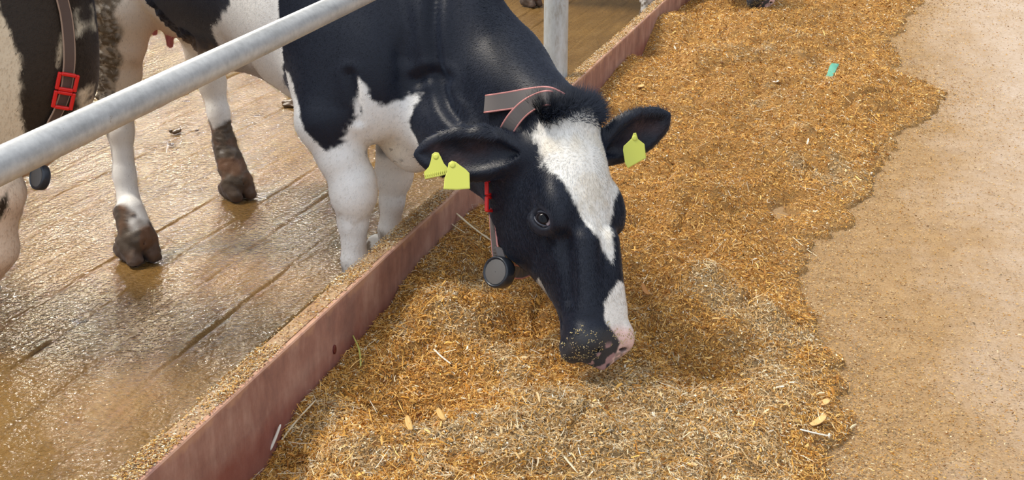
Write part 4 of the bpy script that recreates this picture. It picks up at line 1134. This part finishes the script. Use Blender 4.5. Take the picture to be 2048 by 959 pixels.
F_ = lambda x, y, u=.008: feed_point(x, y, u)
k0 = F_(541, 915, .02); k1 = atX(561, 848, .012)
stalk('straw_stalk', k0, k1, .0042, 'bleached white stalk leaning upright against the red board at the lower left', M_WHITE, .03)
stalk('straw_stalk', F_(560, 890), F_(632, 816, .022), .0030, 'long thin pale stalk beside the bleached one near the kerb', M_PALE, -.03)
stalk('straw_stalk', F_(893, 428, .05), F_(934, 474), .0028, 'curved pale stalk sticking up by the kerb under the cow neck', M_PALE, .15)
stalk('straw_stalk', F_(912, 448, .035), F_(988, 492, .012), .0045, 'broad pale stalk pointing at the collar disc', M_PALE, .03)
stalk('straw_stalk', F_(1585, 475, .012), F_(1668, 536, .012), .0022, 'thin golden stalk right of the middle of the heap', M_PALE, .06)
stalk('straw_stalk', F_(1100, 880, .01), F_(1156, 955, .012), .0030, 'pale stalk lying at the bottom edge below the muzzle', M_PALE, .02)
stalk('straw_stalk', F_(868, 706, .012), F_(902, 734, .010), .0030, 'short pale stalk on the grey mound beside the kerb', M_WHITE, .02)
stalk('straw_stalk', F_(722, 742, .014), F_(706, 692, .035), .0026, 'greenish yellow stalk standing against the red board', mat('green_yellow_stalk', (.52, .50, .12), .5), .05)
stalk('straw_stalk', F_(1600, 866, .012), F_(1660, 880, .012), .0040, 'bleached splinter below the two pale chips', M_WHITE, .02, .4)
def chip(p, ang, L, W, label, mt, tilt=.2, curl=.3):
    d = unit([math.cos(ang), math.sin(ang), tilt]); w = unit(np.cross(UP, d)); n = np.cross(d, w); V = []; F = []
    nu, nv = 7, 4
    for side in (1, -1):
        for i in range(nu):
            t = i / (nu - 1) * 2 - 1; ww = W * (1 - .35 * abs(t) ** 2 - (.35 if t > .8 else 0))
            for j in range(nv):
                s_ = j / (nv - 1) * 2 - 1
                V.append(p + d * L * t * .5 + w * ww * s_ * .5 + n * (curl * W * (s_ * s_ - .3) * .5 + .08 * L * t * t + side * .0012))
    for side in (0, 1):
        b0 = side * nu * nv
        for i in range(nu - 1):
            for j in range(nv - 1):
                q = [b0 + i * nv + j, b0 + (i + 1) * nv + j, b0 + (i + 1) * nv + j + 1, b0 + i * nv + j + 1]; F.append(q if side == 0 else q[::-1])
    rim = [i * nv for i in range(nu)] + [(nu - 1) * nv + j for j in range(1, nv)] + [i * nv + nv - 1 for i in range(nu - 2, -1, -1)] + [j for j in range(nv - 2, 0, -1)]
    for i in range(len(rim)):
        a, b = rim[i], rim[(i + 1) % len(rim)]; F.append([a, a + nu * nv, b + nu * nv, b])
    o = make_mesh('husk_chip', np.array(V), np.array(F, np.int32)[:, ::-1].copy(), mt); tag(o, label, 'chip', 'single pieces standing out in the feed'); return o
chip(F_(797, 545, .03), 1.9, .058, .013, 'curled tan husk standing up against the red board near the cow leg', M_TAN, 1.2, .8)
chip(F_(1648, 812, .012), .8, .034, .020, 'pale wedge shaped chip, upper of the two at the lower right', M_CHIP)
chip(F_(1637, 850, .012), .9, .052, .020, 'long pale chip, lower of the two at the lower right', M_CHIP, .25)
chip(F_(882, 845, .012), 2.2, .05, .014, 'tan husk sliver in the lower middle of the heap', M_TAN, .1)
chip(F_(818, 865, .012), 2.1, .05, .014, 'tan husk sliver nearest the bottom, left of the lower middle', M_TAN, .2)
chip(F_(1551, 168, .012), .3, .036, .020, 'whitish chip near the green scrap', M_WHITE, .1, .1)
chip(F_(1282, 177, .012), 1.0, .034, .028, 'round pale chip above the poll of the cow', M_CHIP, .2, .1)
chip(F_(1290, 590, .015), 2.0, .075, .014, 'brown husk strip right of the cow muzzle', mat('brown_husk', (.40, .17, .04), .6), .1)
# green plastic scrap
gp = F_(1664, 145, .014)
gd = unit(F_(1672, 131, 0) - F_(1656, 157, 0)); gw = unit(np.cross(UP, gd)); m_ = MB(); tt = np.linspace(-1, 1, 9)
cp = [gp + gd * t * .085 + UP * (.004 * math.sin(5 * t) + .004 * t) for t in tt]
m_.ribbon(cp, np.array([gw + UP * .25 * math.sin(3 * t) for t in tt]), .040, .0016)
g_ = m_.build('plastic_scrap', mat('green_plastic_film', (.13, .40, .29), .45)); tag(g_, 'torn green plastic scrap lying in the feed', 'litter')
# dung clumps on the wet floor
M_DUNG = mat('wet_dung', (.075, .038, .012), .3)
def clump(x, y, r, label, seed):
    p = atZ(x, y, .006); fl = Field(np.arange(p[0] - r * 1.6, p[0] + r * 1.6, r / 9), np.arange(p[1] - r * 2, p[1] + r * 2, r / 9), np.arange(-.006, r * .8, r / 12))
    g = np.random.default_rng(seed)
    for _ in range(9):
        o_ = A(*(g.normal(0, .45, 2) * [r, r * 1.2]), 0); o_ = np.clip(o_, -r, r); fl.ell(p + o_ * A(1, 1, 0) + UP * .001, [A(1, 0, 0), A(0, 1, 0), UP], [r * g.uniform(.25, .5), r * g.uniform(.25, .5), r * g.uniform(.12, .3)], r * .2)
    V, F = fl.mesh(1); o = make_mesh('dung_clump', V, F.astype(np.int32), M_DUNG); tag(o, label, 'dung', 'dung clumps on the wet floor'); return o
clump(352, 263, .030, 'small dung clump between the two muddy hind legs', 1)
clump(392, 261, .013, 'tiny dung speck right of the small clump', 2)
clump(582, 205, .055, 'largest dung clump on the wet floor beside the front leg', 3)
clump(342, 289, .014, 'tiny dung speck below the small clump', 4)
clump(545, 720, .016, 'small dung clump in the groove beside the kerb', 5)

# ------------------------------------------------------------------ the cow at the left edge
def build_left_cow():
    f = Field(axis_steps([(-2.75, -1.4, .014), (-1.4, -.7, .0085), (-.7, -.25, .014)]), axis_steps([(2.45, 3.35, .010)]), axis_steps([(-.012, 1.1, .0095), (1.1, 1.62, .013)]))
    b2 = unit([.98, .12, 0]); l2 = A(-b2[1], b2[0], 0); S2 = A(-1.32, 2.90, .95); H2 = A(-2.35, 2.78, .98)
    f.cone(H2, S2, .27, .28, .05)
    f.ell(A(-1.14, 2.90, .86), [b2, l2, UP], [.33, .20, .40], .06)
    f.chain([A(-1.12, 2.92, 1.02), A(-.99, 2.93, 1.22), A(-.86, 2.94, 1.40)], [.23, .155, .11], .06)
    f.cone(A(-.95, 2.92, .78), A(-.93, 2.92, 1.05), .12, .13, .06)
    h2 = unit(A(.80, .1, -.42)); n2 = unit(np.cross(l2, h2)); n2 = n2 if n2[2] > 0 else -n2; o2 = A(-.88, 2.94, 1.46)
    st = [(-.03, 0, .04, -.02, -.10), (.02, 0, .085, .01, -.18), (.1, 0, .10, .015, -.23), (.2, 0, .10, .01, -.24), (.3, 0, .08, -.005, -.19), (.4, 0, .065, -.015, -.14), (.5, 0, .075, -.03, -.13), (.56, 0, .05, -.05, -.11)]
    f.loft(o2, h2, l2, n2, st, .03, p=2.3)
    for sd in (-1, 1):
        bs = o2 + h2 * .06 + l2 * sd * .08 - n2 * .05; e = unit(l2 * sd - UP * .15); w = unit(np.cross(h2, e))
        f.loft(bs, e, w, h2, [(-.02, 0, .03, .02, -.02), (.05, 0, .05, .018, -.018), (.1, 0, .06, .014, -.014), (.17, 0, .03, .008, -.008), (.2, 0, .006, .002, -.004)], .02)
        sh = S2 + l2 * sd * .17 + b2 * .06
        f.ell(sh + UP * -.05, [b2, l2, UP], [.17, .10, .27], .06)
        q = [sh + UP * -.20] + [atY(x, y, 2.76) for (x, y) in ((-8, 385), (-12, 440), (-14, 495), (-50, 590), (-70, 650))]
        if sd > 0: q = [sh + UP * -.20] + [p + A(-.22, sh[1] - 2.76, 0) for p in q[1:]]
        f.chain(q, [.105, .073, .056, .064, .038, .044], .03)
        for c in (-1, 1): f.cone(A(q[-1][0] - .01, q[-1][1] + c * .026, .05), A(q[-1][0] + .05, q[-1][1] + c * .028, .022), .036, .022, .01)
        hq = H2 + l2 * sd * .16
        f.chain([hq, hq + A(.05, 0, -.38), hq + A(-.08, 0, -.55), hq + A(-.03, 0, -.80), hq + A(-.01, 0, -.88)], [.22, .11, .055, .038, .045], .04)
        for c in (-1, 1): f.cone(hq + A(-.01, c * .026, -.93), hq + A(.05, c * .028, -.955), .036, .022, .01)
    f.F = np.maximum(f.F, -(f.ax[2][None, None, :] - .002))
    return f.mesh(1)
P2, Q2 = build_left_cow(); N2 = vnormals(P2, Q2); PK2 = Picker(P2)
def pl2(pts):
    out = []
    for (x, y) in pts:
        p = PK2(x, y, atY(x, y, 2.80), 9); out.append((p[0], p[2]))
    return np.array(out)
sd2 = P2[:, [0, 2]]; nb2 = .012 * fbm(P2, 20, 3, 7) + .004 * noise(P2, 90, 8)
DARKBR = A(.030, .019, .011)
C2 = np.tile(A(.74, .60, .42), (len(P2), 1))
blk = pl2([(-30, -60), (-8, 10), (22, 60), (36, 105), (46, 140), (42, 190), (52, 270), (90, 262), (118, 240), (142, 222), (158, 196), (190, 170), (230, 60), (240, -60)])
C2 = blend(C2, sstep(.006, -.004, sdpoly(sd2, blk) + nb2), DARKBR)
C2 = blend(C2, sstep(.004, -.004, sdpoly(sd2, pl2([(150, 70), (158, 54), (174, 20), (184, 8), (183, 24), (168, 52), (155, 72)])) + nb2 * .15), A(.75, .66, .5))
C2 = blend(C2, sstep(.004, -.004, sdpoly(sd2, pl2([(124, 62), (130, 62), (124, 108), (115, 138), (113, 128)])) + nb2 * .15), A(.62, .5, .34))
C2 = blend(C2, sstep(.004, -.003, sdpoly(sd2, pl2([(46, 366), (44, 380), (20, 410), (-4, 446), (-6, 420), (14, 385), (34, 364)])) + nb2 * .4), DARKBR)
C2 = blend(C2, sstep(.02, -.02, 1.12 - P2[:, 2] + nb2) * (P2[:, 0] > -1.05), BLACK * 1.2)
C2 = blend(C2, (P2[:, 0] < -1.75) * sstep(.62, .66, P2[:, 2] + nb2), BLACK * 1.2)
C2 = blend(C2, sstep(.16, .08, P2[:, 2] + nb2), MUD)
pkz = sstep(.62, .45, P2[:, 2]); C2 = blend(C2, .35 * pkz * (C2[:, 0] > .4), A(.78, .52, .42))
cow2 = empty('cow', (-1.7, 2.9, 0))
tag(cow2, 'cream and dark brown cow with brown collar standing at the left edge behind the rail', 'cow')
under(make_mesh('body', P2, Q2.astype(np.int32), M_COAT, cow2, col=C2), cow2)
hairs('coat_hair', P2, Q2, N2, C2, 45000, lambda c: np.where(c[:, 0] > -1.4, 4., .5), lambda p: np.full(len(p), .012), lambda p: np.tile(A(-.4, 0, -.9), (len(p), 1)), M_HAIR, cow2, 9, .00065, .24)
for sd in (-1, 1):
    m_ = MB(); h2 = unit(A(.80, .1, -.42)); l2 = unit(A(-.12, .98, 0)); n2 = unit(np.cross(l2, h2)); n2 = n2 if n2[2] > 0 else -n2
    c = A(-.88, 2.94, 1.46) + h2 * .2 + l2 * sd * .094 - n2 * .04
    m_.tube([c + l2 * sd * t for t in (-.01, 0, .008, .012, .013)], [.02, .02, .016, .008, .002], 20); o = under(m_.build('eye', M_LID, cow2), cow2)
def on2(x, y, d=.008):
    q = PK2(x, y, atY(x, y, 2.78), 9); return q - unit(ray(x, y)) * d
cp = [on2(118, -45), on2(124, -5), on2(132, 30), on2(137, 70), on2(139, 110), on2(137, 145), on2(131, 182), on2(120, 215), on2(104, 248, .012), on2(88, 290, .02)]
bk = cp[-1]; far = [bk + A(-.03, .10, -.03), A(-1.02, 3.05, .70), A(-1.05, 3.12, .92), A(-1.08, 3.12, 1.10), A(-1.10, 3.04, 1.26), A(-1.06, 2.88, 1.30)]
cpts = catmull(cp + far + [cp[0]], 6)
T_ = np.gradient(cpts, axis=0); cn2 = cpts.mean(0)
wd2 = np.array([unit(np.cross(unit(T_[i]), unit(cpts[i] - cn2))) for i in range(len(cpts))])
col2 = strap('neck_collar', cpts, wd2, .030, .004, M_BROWNSTRAP, cow2, mat('pale_brown_edge', (.36, .24, .17), .5)); col2['label'] = 'brown strap collar'
bp2 = on2(130, 181, .012); tb = unit(on2(137, 145) - on2(122, 215)); nb_ = -unit(ray(130, 181)); nb_ = unit(nb_ - tb * (nb_ @ tb) + RT * .25); nb_ = unit(nb_ - tb * (nb_ @ tb)); buckle(col2, bp2, tb, unit(np.cross(tb, nb_)), nb_, 1.0)
dc2 = on2(86, 300, .02); dcx = atP(80, 354, dc2, vd); disc(col2, dcx, unit(vd * .78 - RT * .6 + UP * .1), .036, .013)
m_ = MB(); m_.tube(catmull([dcx + UP * .03, (dcx + dc2) / 2 + UP * .02, dc2], 4), .008, 8); child_of_part(m_.build('disc_clip', M_BROWNSTRAP, col2), col2)

# ------------------------------------------------------------------ the next cow along the kerb: same build, further away
def copy_tree(o, parent=None):
    c = o.copy(); COL.objects.link(c)
    if parent is not None: c.parent = parent
    for ch in list(o.children): copy_tree(ch, c)
    return c
cow3 = copy_tree(cow); cow3.location = (cow.location[0] - .12, cow.location[1] + 5.62, 0)
cow3['label'] = 'farthest cow, only its dark nose and a white leg showing at the top edge'
